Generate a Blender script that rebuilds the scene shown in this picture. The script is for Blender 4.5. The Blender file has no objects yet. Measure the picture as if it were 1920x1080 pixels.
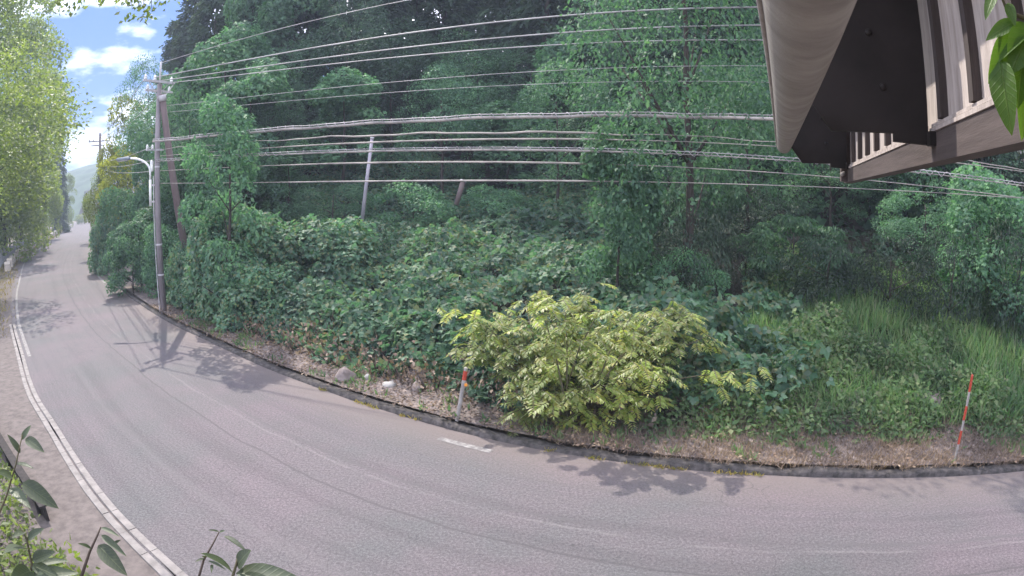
import bpy, math, random
import numpy as np
from mathutils import Vector

R_ = math.radians
scene = bpy.context.scene
C = scene.collection
rng = np.random.default_rng(11)
random.seed(11)

# ------------------------------------------------------------------ camera, sky, sun, exposure
CAM_H, PITCH, FPX = 4.0, R_(9.0), 1150.0
SUN_AZ, SUN_EL = R_(-32.0), R_(50.0)
cam = bpy.data.cameras.new("camera")
cam_o = bpy.data.objects.new("camera", cam)
C.objects.link(cam_o)
cam_o.location = (0, 0, CAM_H)
cam_o.rotation_euler = (math.pi / 2 - PITCH, 0, 0)
cam.type = 'PANO'
cam.sensor_width = 36.0
cam.sensor_fit = 'HORIZONTAL'
cam.clip_start, cam.clip_end = 0.02, 4000
for holder in (cam, getattr(cam, "cycles", None)):
    if holder is not None and hasattr(holder, "panorama_type"):
        holder.panorama_type = 'FISHEYE_EQUISOLID'
        holder.fisheye_lens = FPX / 1920 * 36.0
        holder.fisheye_fov = R_(200)
scene.camera = cam_o

world = bpy.data.worlds.new("World")
scene.world = world
world.use_nodes = True
wn, wl = world.node_tree.nodes, world.node_tree.links
wn.clear()
w_out = wn.new('ShaderNodeOutputWorld')
w_bg = wn.new('ShaderNodeBackground')
w_bg.inputs['Strength'].default_value = 0.15
sky = wn.new('ShaderNodeTexSky')
sky.sky_type = 'NISHITA'
sky.sun_disc = False
sky.sun_elevation = SUN_EL
sky.sun_rotation = SUN_AZ
sky.air_density = 1.0
sky.dust_density = 0.3
sky.ozone_density = 3.0
w_tc = wn.new('ShaderNodeTexCoord')
w_map = wn.new('ShaderNodeMapping')
w_map.inputs['Scale'].default_value = (1.6, 1.6, 4.2)
w_map.inputs['Location'].default_value = (3.27, 13.79, 4.99)  # offset chosen to put a blue gap in view, brighter cloud elsewhere
w_no = wn.new('ShaderNodeTexNoise')
w_no.inputs['Scale'].default_value = 1.7
w_no.inputs['Detail'].default_value = 9
w_no.inputs['Roughness'].default_value = 0.56
w_ramp = wn.new('ShaderNodeValToRGB')
w_ramp.color_ramp.elements[0].position = 0.43
w_ramp.color_ramp.elements[1].position = 0.72
w_mix = wn.new('ShaderNodeMixRGB')
w_mix.inputs['Color2'].default_value = (12.5, 12.3, 12.8, 1)  # cloud brightness raised as added fill light, mostly from out of view
wl.new(w_tc.outputs['Generated'], w_map.inputs['Vector'])
wl.new(w_map.outputs['Vector'], w_no.inputs['Vector'])
wl.new(w_no.outputs['Fac'], w_ramp.inputs['Fac'])
wl.new(w_ramp.outputs['Color'], w_mix.inputs['Fac'])
w_soft = wn.new('ShaderNodeMixRGB')          # flat blue mixed in, dims and evens the sky
w_soft.inputs['Fac'].default_value = 0.92
w_soft.inputs['Color2'].default_value = (0.36, 0.68, 1.75, 1)
wl.new(sky.outputs['Color'], w_soft.inputs['Color1'])
wl.new(w_soft.outputs['Color'], w_mix.inputs['Color1'])
wl.new(w_mix.outputs['Color'], w_bg.inputs['Color'])
wl.new(w_bg.outputs['Background'], w_out.inputs['Surface'])

sun_l = bpy.data.lights.new("sun", 'SUN')
sun_l.energy = 2.0
sun_l.angle = R_(0.55)
sun_l.color = (1.0, 0.93, 0.84)
sun_o = bpy.data.objects.new("sun", sun_l)
C.objects.link(sun_o)
SUN = Vector((math.sin(SUN_AZ) * math.cos(SUN_EL), math.cos(SUN_AZ) * math.cos(SUN_EL), math.sin(SUN_EL)))
sun_o.rotation_euler = (-SUN).to_track_quat('-Z', 'Y').to_euler()
sun_o.location = SUN * 60

vs = scene.view_settings
HAZE = 0.0014
vs.view_transform = 'Standard'
vs.look = 'None'
vs.exposure = 1.8
vs.gamma = 1.0
vs.use_curve_mapping = False
scene.render.engine = 'CYCLES'
scene.cycles.use_denoising = True
scene.cycles.max_bounces = 8
scene.cycles.diffuse_bounces = 4
scene.cycles.transmission_bounces = 6
scene.cycles.volume_bounces = 0
scene.cycles.sample_clamp_indirect = 6.0


# ------------------------------------------------------------------ photo bearings -> places in the world
def ray(px, py):
    x, y = (px - 960) / FPX, (540 - py) / FPX
    r = math.hypot(x, y) + 1e-9
    th = 2 * math.asin(min(1, r / 2))
    s = math.sin(th) / r
    v = (x * s, math.cos(th), y * s)
    c, si = math.cos(PITCH), math.sin(PITCH)
    return np.array([v[0], v[1] * c + v[2] * si, -v[1] * si + v[2] * c])


def gp(px, py, z=0.0):
    v = ray(px, py)
    t = (z - CAM_H) / v[2]
    return np.array([v[0] * t, v[1] * t, z])


def hd(px, py, dist):
    """point seen at (px, py) at horizontal distance dist"""
    v = ray(px, py)
    t = dist / math.hypot(v[0], v[1])
    return np.array([v[0] * t, v[1] * t, CAM_H + v[2] * t])


# ------------------------------------------------------------------ materials
def new_mat(name):
    m = bpy.data.materials.new(name)
    m.use_nodes = True
    nt = m.node_tree
    return m, nt.nodes, nt.links, nt.nodes['Principled BSDF']


def noisy(name, c1, c2, scale=5.0, rough=0.8, detail=6, bump=0.0, bscale=None, spec=0.3, c3=None, stretch=None, lo=0.35, hi=0.65):
    m, n, l, p = new_mat(name)
    tc = n.new('ShaderNodeTexCoord')
    mp = n.new('ShaderNodeMapping')
    if stretch:
        mp.inputs['Scale'].default_value = stretch
    l.new(tc.outputs['Object'], mp.inputs['Vector'])
    no = n.new('ShaderNodeTexNoise')
    no.inputs['Scale'].default_value = scale
    no.inputs['Detail'].default_value = detail
    no.inputs['Roughness'].default_value = 0.62
    l.new(mp.outputs['Vector'], no.inputs['Vector'])
    rp = n.new('ShaderNodeValToRGB')
    rp.color_ramp.elements[0].position = lo
    rp.color_ramp.elements[1].position = hi
    rp.color_ramp.elements[0].color = (*c1, 1)
    rp.color_ramp.elements[1].color = (*c2, 1)
    if c3:
        e = rp.color_ramp.elements.new((lo + hi) / 2)
        e.color = (*c3, 1)
    l.new(no.outputs['Fac'], rp.inputs['Fac'])
    l.new(rp.outputs['Color'], p.inputs['Base Color'])
    p.inputs['Roughness'].default_value = rough
    p.inputs['Specular IOR Level'].default_value = spec
    if bump:
        nb = n.new('ShaderNodeTexNoise')
        nb.inputs['Scale'].default_value = bscale or scale * 4
        nb.inputs['Detail'].default_value = 5
        l.new(mp.outputs['Vector'], nb.inputs['Vector'])
        b = n.new('ShaderNodeBump')
        b.inputs['Strength'].default_value = bump
        b.inputs['Distance'].default_value = 0.02
        l.new(nb.outputs['Fac'], b.inputs['Height'])
        l.new(b.outputs['Normal'], p.inputs['Normal'])
    return m


def leafy(name, cols, transl=0.35, rough=0.5, spec=0.35, tcol=None, objvar=0.25, patch=.8):
    """leaf material: colour differs from leaf to leaf and from plant to plant"""
    m, n, l, p = new_mat(name)
    g = n.new('ShaderNodeNewGeometry')
    rp = n.new('ShaderNodeValToRGB')
    cr = rp.color_ramp
    cr.elements[0].color = (*cols[0], 1)
    cr.elements[1].color = (*cols[-1], 1)
    for i, c in enumerate(cols[1:-1]):
        e = cr.elements.new((i + 1) / (len(cols) - 1))
        e.color = (*c, 1)
    l.new(g.outputs['Random Per Island'], rp.inputs['Fac'])
    oi = n.new('ShaderNodeObjectInfo')
    mr = n.new('ShaderNodeMapRange')
    mr.inputs['To Min'].default_value = 1 - objvar
    mr.inputs['To Max'].default_value = 1 + objvar
    l.new(oi.outputs['Random'], mr.inputs['Value'])
    tcn = n.new('ShaderNodeTexCoord')
    pn = n.new('ShaderNodeTexNoise')
    pn.inputs['Scale'].default_value = patch
    pn.inputs['Detail'].default_value = 3
    l.new(tcn.outputs['Object'], pn.inputs['Vector'])
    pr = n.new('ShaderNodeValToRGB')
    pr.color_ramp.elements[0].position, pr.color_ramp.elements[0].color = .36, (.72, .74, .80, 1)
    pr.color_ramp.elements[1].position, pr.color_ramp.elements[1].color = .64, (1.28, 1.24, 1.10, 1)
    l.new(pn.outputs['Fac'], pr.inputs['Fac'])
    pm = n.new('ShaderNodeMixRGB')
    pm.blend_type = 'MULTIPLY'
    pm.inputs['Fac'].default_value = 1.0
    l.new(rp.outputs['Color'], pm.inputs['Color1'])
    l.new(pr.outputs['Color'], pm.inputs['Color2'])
    mul = n.new('ShaderNodeVectorMath')
    mul.operation = 'SCALE'
    l.new(pm.outputs['Color'], mul.inputs[0])
    l.new(mr.outputs['Result'], mul.inputs['Scale'])
    l.new(mul.outputs['Vector'], p.inputs['Base Color'])
    p.inputs['Roughness'].default_value = rough
    p.inputs['Specular IOR Level'].default_value = spec
    tr = n.new('ShaderNodeBsdfTranslucent')
    tm = n.new('ShaderNodeMixRGB')
    tm.blend_type = 'MULTIPLY'
    tm.inputs['Fac'].default_value = 1.0
    t = tcol or (1.5, 1.55, 0.6)
    tm.inputs['Color2'].default_value = (*t, 1)
    l.new(mul.outputs['Vector'], tm.inputs['Color1'])
    l.new(tm.outputs['Color'], tr.inputs['Color'])
    mx = n.new('ShaderNodeMixShader')
    mx.inputs['Fac'].default_value = transl
    l.new(p.outputs['BSDF'], mx.inputs[1])
    l.new(tr.outputs['BSDF'], mx.inputs[2])
    l.new(mx.outputs['Shader'], n['Material Output'].inputs['Surface'])
    return m


M = {}
SH = (1.05, 1.35, .85)
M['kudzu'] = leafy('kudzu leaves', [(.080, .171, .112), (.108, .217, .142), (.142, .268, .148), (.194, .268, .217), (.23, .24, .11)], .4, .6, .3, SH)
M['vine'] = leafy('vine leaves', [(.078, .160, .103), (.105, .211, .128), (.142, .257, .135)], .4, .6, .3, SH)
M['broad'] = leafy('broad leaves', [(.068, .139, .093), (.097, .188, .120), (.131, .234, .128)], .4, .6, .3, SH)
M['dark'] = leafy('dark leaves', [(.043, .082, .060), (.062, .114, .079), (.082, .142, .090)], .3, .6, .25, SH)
M['shadeleaf'] = leafy('shade-darkened glossy leaves', [(.020, .038, .027), (.030, .054, .036), (.042, .072, .046)], .22, .5, .35, SH)  # leaf colour darkened in place of shade, in the hollow and on the slope
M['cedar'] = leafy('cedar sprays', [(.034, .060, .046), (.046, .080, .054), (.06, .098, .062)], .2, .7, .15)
M['sunny'] = leafy('sunny leaves', [(.088, .136, .040), (.128, .180, .048), (.172, .220, .062), (.176, .211, .132)], .5, .5, .4, (1.5, 1.55, .8))
M['golden'] = leafy('sunlit-gold leaves', [(.17, .21, .05), (.23, .26, .06), (.28, .30, .09), (.20, .25, .07)], .6, .5, .35, (1.7, 1.7, .8))  # warm sunlight on these crowns is put into the leaf colour
M['sumac'] = leafy('sumac leaflets', [(.24, .32, .09), (.30, .385, .12), (.36, .42, .17), (.40, .37, .10), (.45, .48, .32)], .52, .48, .6, (1.7, 1.85, 1.1))
M['grass'] = leafy('grass blades', [(.098, .184, .086), (.138, .241, .103), (.190, .276, .121), (.253, .265, .172)], .4, .6, .2, SH)
M['weed'] = leafy('weed leaves', [(.103, .178, .086), (.140, .232, .103), (.189, .275, .124), (.227, .238, .151)], .42, .6, .25, SH)
M['gold'] = leafy('golden grass', [(.20, .16, .055), (.26, .20, .075), (.17, .18, .05), (.30, .22, .10)], .35, .65, .2)
M['straw'] = leafy('dry stubble', [(.17, .13, .11), (.24, .18, .155), (.13, .10, .09), (.30, .23, .18)], .15, .75, .15)
M['litter'] = leafy('dead leaves', [(.16, .115, .095), (.25, .18, .145), (.12, .09, .08), (.36, .28, .22)], .15, .75, .15)
M['stalk'] = leafy('dry stalks', [(.10, .08, .07), (.17, .135, .115), (.075, .06, .055), (.24, .195, .16)], .05, .8, .15)
M['nearleaf'] = leafy('near leaves', [(.08, .17, .03), (.10, .20, .035), (.09, .16, .045)], .5, .4, .4, objvar=.08)
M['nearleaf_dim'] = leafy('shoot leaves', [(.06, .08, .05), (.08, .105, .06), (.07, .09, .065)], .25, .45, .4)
M['bark'] = noisy('bark', (.032, .027, .024), (.08, .066, .056), 6, .9, bump=.5, stretch=(1, 1, .25))
M['stem'] = noisy('green stem', (.07, .07, .035), (.12, .10, .06), 8, .7)
M['twig'] = noisy('brown twig', (.06, .045, .04), (.10, .075, .06), 12, .8)
M['pole'] = noisy('weathered concrete pole', (.20, .18, .19), (.29, .26, .27), 3, .85, bump=.15, stretch=(1, 1, .3))
M['strut'] = noisy('brown strut pole', (.14, .105, .105), (.19, .145, .14), 3, .85, bump=.15, stretch=(1, 1, .3))
M['palepole'] = noisy('pale pole', (.34, .31, .36), (.48, .44, .50), 4, .7, stretch=(1, 1, .3))
M['galv'] = noisy('galvanised steel', (.42, .40, .42), (.58, .56, .58), 9, .5, spec=.5)
M['lampgrey'] = noisy('lamp housing', (.16, .19, .22), (.22, .25, .28), 9, .5)
M['porcelain'] = noisy('white porcelain', (.75, .75, .74), (.85, .85, .83), 3, .25, spec=.6)
M['wire'] = noisy('wire sheath', (.20, .195, .20), (.46, .44, .44), .9, .55, spec=.4)
M['bundle'] = noisy('cable bundle sheath', (.17, .155, .15), (.46, .41, .37), 1.1, .6, spec=.4)
M['red'] = noisy('red reflective band', (.36, .045, .025), (.50, .085, .05), 9, .5)
M['white'] = noisy('white pole paint', (.24, .22, .205), (.40, .375, .355), 7, .55)
M['orange'] = noisy('orange reflector', (.75, .25, .03), (.85, .33, .05), 8, .4)
M['kerb'] = noisy('mossy dark kerb', (.035, .032, .030), (.105, .092, .088), 9, .95, bump=.9, bscale=24)
M['drain'] = noisy('pale concrete drain', (.17, .155, .145), (.265, .24, .225), 5, .85, bump=.3, bscale=60, c3=(.22, .20, .19))
M['slot'] = noisy('drain slot', (.03, .028, .03), (.06, .055, .055), 5, .9)
M['earth'] = noisy('forest earth', (.016, .014, .012), (.040, .033, .027), 1.5, .95, bump=.5)
M['verge'] = noisy('verge soil and litter', (.12, .098, .092), (.27, .22, .20), 7, .95, bump=.7, bscale=40, c3=(.18, .148, .138))
M['stone'] = noisy('field stone', (.15, .12, .11), (.28, .235, .22), 6, .9, bump=.5)
M['palestone'] = noisy('pale stone', (.30, .28, .26), (.42, .40, .37), 6, .8, bump=.3)
M['ground'] = noisy('roadside ground', (.10, .085, .06), (.20, .165, .11), .8, .95, bump=.4, bscale=12)
M['mountain'] = noisy('far forest', (.030, .055, .030), (.06, .10, .05), .12, .95, detail=9)
M['rail'] = noisy('dark painted steel', (.022, .019, .019), (.045, .038, .036), 9, .8, spec=.2)
M['guard'] = noisy('guard stone', (.36, .32, .28), (.55, .48, .40), 3, .8)
M['fence'] = noisy('grey fence steel', (.24, .25, .28), (.36, .37, .40), 3, .6)
M['gutter'] = noisy('weathered gutter', (.17, .150, .137), (.42, .385, .355), 3.0,   .6, detail=14, bump=.12, bscale=90, c3=(.29, .262, .24), spec=.4, stretch=(2.5, 4.5, 2.5), lo=.22, hi=.80)
M['panel'] = noisy('dark brown panel', (.019, .016, .015), (.032, .026, .025), 4, .7, spec=.25)
M['beam'] = noisy('brown stained beam', (.068, .054, .052), (.105, .084, .080), 5, .7, spec=.3, stretch=(6, .4, 6), bump=.12, bscale=30)
M['plank'] = noisy('weathered plank', (.30, .255, .23), (.48, .42, .385), 4, .8, detail=9, bump=.25, bscale=26, stretch=(6, 6, .7))
M['plankdark'] = noisy('stained plank', (.045, .036, .034), (.075, .06, .056), 4, .8, detail=9, bump=.25, bscale=26, stretch=(6, 6, .7))
M['roof'] = noisy('roof sheet', (.12, .10, .09), (.18, .15, .14), 3, .6)
M['plaster'] = noisy('house wall', (.35, .31, .27), (.42, .38, .33), 2, .9)


# ------------------------------------------------------------------ mesh helpers
def mesh_from(name, verts, faces, mats, smooth=False, mat_idx=None):
    """faces: list of tuples, or an (n, k) int array"""
    me = bpy.data.meshes.new(name)
    verts = np.asarray(verts, dtype=np.float32)
    if isinstance(faces, np.ndarray):
        n, k = faces.shape
        me.vertices.add(len(verts))
        me.vertices.foreach_set('co', verts.ravel())
        me.loops.add(n * k)
        me.loops.foreach_set('vertex_index', faces.astype(np.int32).ravel())
        me.polygons.add(n)
        me.polygons.foreach_set('loop_start', np.arange(0, n * k, k, dtype=np.int32))
        me.polygons.foreach_set('loop_total', np.full(n, k, dtype=np.int32))
        me.update(calc_edges=True)
    else:
        me.from_pydata(verts.tolist(), [], faces)
        me.update()
    for m in (mats if isinstance(mats, (list, tuple)) else [mats]):
        me.materials.append(m)
    if mat_idx is not None:
        me.polygons.foreach_set('material_index', np.asarray(mat_idx, dtype=np.int32))
    if smooth:
        me.polygons.foreach_set('use_smooth', np.ones(len(me.polygons), dtype=bool))
    return me


def obj(name, me, parent=None, loc=None):
    o = bpy.data.objects.new(name, me)
    C.objects.link(o)
    if parent is not None:
        o.parent = parent
    if loc is not None:
        o.location = loc
    return o


def tag(o, label=None, cat=None, group=None, kind=None):
    for k, v in (('label', label), ('category', cat), ('group', group), ('kind', kind)):
        if v:
            o[k] = v
    return o


def thing(name, label, cat, loc=(0, 0, 0), rz=0.0, group=None):
    o = bpy.data.objects.new(name, None)
    C.objects.link(o)
    o.empty_display_size = 0.2
    o.location = loc
    o.rotation_euler = (0, 0, rz)
    return tag(o, label, cat, group)


class MB:
    def __init__(self):
        self.v, self.f = [], []

    def add(self, vs_, fs_):
        b = len(self.v)
        self.v += [tuple(map(float, q)) for q in vs_]
        self.f += [tuple(i + b for i in f) for f in fs_]

    def box(self, c, s, ax=None):
        c = np.array(c, float)
        A = np.eye(3) if ax is None else np.array(ax, float)
        s = np.array(s, float) / 2
        vs_ = [c + A[0] * s[0] * i + A[1] * s[1] * j + A[2] * s[2] * k for k in (-1, 1) for j in (-1, 1) for i in (-1, 1)]
        self.add(vs_, [(0, 2, 3, 1), (4, 5, 7, 6), (0, 1, 5, 4), (2, 6, 7, 3), (0, 4, 6, 2), (1, 3, 7, 5)])

    def tube(self, pts, rad, n=8, caps=True):
        pts = [np.array(p, float) for p in pts]
        rad = [rad] * len(pts) if np.isscalar(rad) else rad
        t0 = pts[1] - pts[0]
        t0 /= np.linalg.norm(t0)
        a = np.array([0, 0, 1.0]) if abs(t0[2]) < .9 else np.array([1.0, 0, 0])
        x = np.cross(t0, a)
        x /= np.linalg.norm(x)
        rings = []
        for i, p in enumerate(pts):
            t = pts[min(i + 1, len(pts) - 1)] - pts[max(i - 1, 0)]
            t /= np.linalg.norm(t) + 1e-12
            x = x - t * (x @ t)
            x /= np.linalg.norm(x)
            y = np.cross(t, x)
            rings.append([p + rad[i] * (math.cos(2 * math.pi * k / n) * x + math.sin(2 * math.pi * k / n) * y) for k in range(n)])
        fs_ = []
        for i in range(len(pts) - 1):
            for k in range(n):
                fs_.append((i * n + k, i * n + (k + 1) % n, (i + 1) * n + (k + 1) % n, (i + 1) * n + k))
        if caps:
            fs_.append(tuple(range(n))[::-1])
            fs_.append(tuple(range((len(pts) - 1) * n, len(pts) * n)))
        self.add([q for r in rings for q in r], fs_)

    def lathe(self, base, prof, n=10):
        vs_, fs_ = [], []
        for r, z in prof:
            for k in range(n):
                a = 2 * math.pi * k / n
                vs_.append((base[0] + r * math.cos(a), base[1] + r * math.sin(a), base[2] + z))
        for i in range(len(prof) - 1):
            for k in range(n):
                fs_.append((i * n + k, i * n + (k + 1) % n, (i + 1) * n + (k + 1) % n, (i + 1) * n + k))
        fs_.append(tuple(range(n))[::-1])
        fs_.append(tuple(range((len(prof) - 1) * n, len(prof) * n)))
        self.add(vs_, fs_)

    def mesh(self, name, m, smooth=False):
        return mesh_from(name, self.v, self.f, m, smooth)


def unit(a):
    return a / (np.linalg.norm(a, axis=-1, keepdims=True) + 1e-9)


KITE = (np.array([(0, 0, 0), (.30, .42, .07), (0, 1, -.06), (-.30, .42, .07)]), np.array([(0, 1, 2), (0, 2, 3)]))
BROAD = (np.array([(0, 0, 0), (.30, .22, .05), (.36, .55, .03), (0, 1.0, -.12), (-.36, .55, .03), (-.30, .22, .05), (0, .5, -.03)]),
         np.array([(0, 1, 6), (1, 2, 6), (2, 3, 6), (3, 4, 6), (4, 5, 6), (5, 0, 6)]))
NARROW = (np.array([(0, 0, 0), (.13, .4, .03), (0, 1, -.15), (-.13, .4, .03)]), np.array([(0, 1, 2), (0, 2, 3)]))
_tri = []
for ang, s, y0 in ((0, .62, .38), (1.15, .56, .30), (-1.15, .56, .30)):
    for p in ((0, 0, 0), (.42, .45, .06), (0, 1, -.12), (-.42, .45, .06)):
        x, y, z = p[0] * s, p[1] * s, p[2] * s
        _tri.append((x * math.cos(ang) + y * math.sin(ang), y * math.cos(ang) - x * math.sin(ang) + y0, z))
TRIFOL = (np.array(_tri), np.array([(0, 1, 2), (0, 2, 3), (4, 5, 6), (4, 6, 7), (8, 9, 10), (8, 10, 11)]))
SPRAY = (np.array([(0, 0, 0), (.16, .35, -.03), (.05, .45, 0), (.13, .75, -.10), (0, 1, -.16), (-.13, .75, -.10), (-.05, .45, 0), (-.16, .35, -.03)]),
         np.array([(0, 1, 2), (0, 2, 6), (0, 6, 7), (2, 3, 4), (2, 4, 6), (6, 4, 5)]))
BLADE = (np.array([(-.03, 0, 0), (.03, 0, 0), (.026, .5, .03), (-.026, .5, .03), (0, 1.0, -.10)]), np.array([(0, 1, 2), (0, 2, 3), (3, 2, 4)]))


def leaf_arrays(P, N, U, S, tmpl):
    tv, tf = tmpl
    n = len(P)
    L = unit(U)
    Nn = unit(N - L * (N * L).sum(1, keepdims=True))
    W = np.cross(L, Nn)
    S = np.broadcast_to(np.asarray(S, float).reshape(-1, 1, 1), (n, 1, 1))
    V = P[:, None, :] + S * (tv[None, :, 0:1] * W[:, None, :] + tv[None, :, 1:2] * L[:, None, :] + tv[None, :, 2:3] * Nn[:, None, :])
    F = tf[None] + (np.arange(n) * len(tv))[:, None, None]
    return V.reshape(-1, 3), F.reshape(-1, 3)


def leaves(name, P, N, U, S, tmpl, m):
    return mesh_from(name, *leaf_arrays(P, N, U, S, tmpl), m)


def rand_dirs(n, r=rng):
    return unit(r.normal(size=(n, 3)))


_perm = np.random.default_rng(3).random((256, 256))


def vnoise(x, y):
    xi, yi = np.floor(x).astype(int), np.floor(y).astype(int)
    fx, fy = x - xi, y - yi
    fx, fy = fx * fx * (3 - 2 * fx), fy * fy * (3 - 2 * fy)
    g = lambda a, b: _perm[a & 255, b & 255]
    return (g(xi, yi) * (1 - fx) + g(xi + 1, yi) * fx) * (1 - fy) + (g(xi, yi + 1) * (1 - fx) + g(xi + 1, yi + 1) * fx) * fy


def fbm(x, y, f=1.0, o=4):
    s, a, t = 0, 1.0, 0
    for k in range(o):
        s = s + a * vnoise(x * f * 2 ** k + 17.3 * k, y * f * 2 ** k - 9.1 * k)
        t += a
        a *= .5
    return s / t - .5


# ------------------------------------------------------------------ the road's two edges
def smooth_line(pts, step=0.5):
    pts = np.array(pts, float)
    pad = np.vstack([2 * pts[0] - pts[1], pts, 2 * pts[-1] - pts[-2]])
    out = []
    for i in range(1, len(pad) - 2):
        p0, p1, p2, p3 = pad[i - 1], pad[i], pad[i + 1], pad[i + 2]
        m = max(2, int(np.linalg.norm(p2 - p1) / .1))
        t = np.linspace(0, 1, m, endpoint=False)[:, None]
        # gentle tangents, limited to the segment length
        d1 = (p2 - p0) / (np.linalg.norm(p2 - p1) + np.linalg.norm(p1 - p0)) * np.linalg.norm(p2 - p1)
        d2 = (p3 - p1) / (np.linalg.norm(p3 - p2) + np.linalg.norm(p2 - p1)) * np.linalg.norm(p2 - p1)
        out.append((2 * t**3 - 3 * t**2 + 1) * p1 + (t**3 - 2 * t**2 + t) * d1 + (-2 * t**3 + 3 * t**2) * p2 + (t**3 - t**2) * d2)
    q = np.vstack(out + [pad[-2:-1]])
    s = np.concatenate([[0], np.cumsum(np.linalg.norm(np.diff(q, axis=0), axis=1))])
    g = np.arange(0, s[-1], step)
    return np.stack([np.interp(g, s, q[:, 0]), np.interp(g, s, q[:, 1])], 1)


def normals(line):
    t = np.gradient(line, axis=0)
    for _ in range(3):
        t[1:-1] = (t[:-2] + 2 * t[1:-1] + t[2:]) / 4
    t = unit(t)
    return np.stack([-t[:, 1], t[:, 0]], 1)


K_PTS = [(-152, 178), (-112, 134), (-75, 90.5), (-40.6, 48.4), (-27.6, 33.4), (-18.7, 24.4), (-12.3, 18.4), (-8.4, 15.2), (-5.83, 13.1), (-4.0, 11.75), (-2.9, 10.95),
         (-1.9, 10.3), (-.9, 9.65), (0, 9.15), (1.14, 8.6), (2.35, 8.1), (3.5, 7.68), (5.1, 7.15), (6.5, 6.72), (8.2, 6.25), (12, 5.4), (18, 4.9), (28, 5.4), (40, 8)]
L_PTS = [(-158, 172.5), (-118, 129), (-81, 86), (-47.3, 44.6), (-28.4, 25.3), (-19.8, 17.3), (-14.3, 12.65), (-10.95, 9.85), (-8.8, 8.3), (-6.9, 6.9), (-5.6, 5.98), (-4.72, 5.42),
         (-3.95, 4.95), (-2, 3.75), (2, 1.95), (6, .6), (11, -.75), (18, -1.3), (28, -.6), (42, 2.5)]
K = smooth_line(K_PTS)
L = smooth_line(L_PTS)
KN, LN = normals(K), normals(L)          # both point towards the hill


def dist_to(line, xy, nrm):
    xy = np.atleast_2d(xy)
    d = np.empty(len(xy))
    idx = np.empty(len(xy), int)
    for a in range(0, len(xy), 4000):
        q = xy[a:a + 4000]
        dd = ((q[:, None, :] - line[None]) ** 2).sum(2)
        i = dd.argmin(1)
        idx[a:a + 4000] = i
        d[a:a + 4000] = np.sqrt(dd[np.arange(len(q)), i])
    sgn = np.sign(((xy - line[idx]) * nrm[idx]).sum(1))
    return d * sgn, idx


def terrain(xy):
    """height of the hillside at points beyond the kerb"""
    xy = np.atleast_2d(xy)
    d, i = dist_to(K, xy, KN)
    x0 = K[i, 0]
    mid = np.interp(d, [0, .2, 1.1, 1.5, 2.1, 6, 10, 14, 20, 60, 130], [0, .11, .15, .22, .72, 1.45, 2.15, 2.7, 5.0, 17, 20])
    rgt = np.interp(d, [0, .2, 1.3, 2.2, 4, 8, 12, 16, 20, 60, 130], [0, .11, .16, .35, .85, 1.7, 2.6, 4.2, 6.5, 18, 20])
    lft = np.interp(d, [0, .2, 1, 1.6, 3, 6, 12, 20, 60, 130], [0, .11, .15, .5, 1.6, 3.6, 7.0, 10, 18, 20])
    a = np.clip((x0 - 1.5) / 4, 0, 1)
    b = np.clip((-13 - x0) / 8, 0, 1)
    z = mid * (1 - a) + rgt * a
    z = z * (1 - b) + lft * b
    z = z + fbm(xy[:, 0], xy[:, 1], .35, 3) * np.clip((d - 1) * .35, 0, 1.6)
    return z


def tz(x, y):
    return float(terrain(np.array([[x, y]]))[0])


def grid_mesh(name, A, m, smooth=True, uv=None):
    """A: (r, c, 3) points"""
    r, c = A.shape[:2]
    i = np.arange(r * c).reshape(r, c)
    f = np.stack([i[:-1, :-1], i[1:, :-1], i[1:, 1:], i[:-1, 1:]], -1).reshape(-1, 4)
    n = np.cross(A[1, 0] - A[0, 0], A[0, 1] - A[0, 0])
    if n[2] < 0:
        f = f[:, ::-1]
    me = mesh_from(name, A.reshape(-1, 3), f, m, smooth)
    if uv is not None:
        l = me.uv_layers.new(name='uv')
        l.data.foreach_set('uv', uv.reshape(-1, 2)[f.ravel()].astype(np.float32).ravel())
    return me


# ------------------------------------------------------------------ ground, hillside, road
g = np.array([[(x, y, -.09) for y in (-300, -60, 60, 300, 960)] for x in (-1000, -250, 60, 400)], float)
tag(obj('ground', grid_mesh('ground', g, M['ground'], False)), kind='structure')

# the hillside: a height field cut off at the verge
xs = np.concatenate([np.arange(-170, -40, 3.0), np.arange(-40, 30, .8), np.arange(30, 62, 3.0)])
ys = np.concatenate([np.arange(2, 45, .8), np.arange(45, 230, 3.0)])
X, Y = np.meshgrid(xs, ys, indexing='ij')
XY = np.stack([X.ravel(), Y.ravel()], 1)
D, _i = dist_to(K, XY, KN)
Z = terrain(XY) - .03
Z = np.where(D < 0.9, -.5, Z)
A = np.concatenate([XY, Z[:, None]], 1).reshape(len(xs), len(ys), 3)
tag(obj('hillside', grid_mesh('hillside', A, M['earth'])), kind='structure')

dv = np.array([.19, .4, .7, 1.0, 1.3, 1.6, 1.9, 2.3, 2.8, 3.4, 4.0])
P = K[:, None, :] + KN[:, None, :] * dv[None, :, None]
Zv = terrain(P.reshape(-1, 2)).reshape(P.shape[:2]) + .02
Zv = Zv + fbm(P[..., 0], P[..., 1], 2.2, 3) * .09 * np.clip((dv - .2) * 3, 0, 1)[None]
tag(obj('verge', grid_mesh('verge', np.concatenate([P, Zv[..., None]], 2), M['verge'])), kind='structure')


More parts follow.
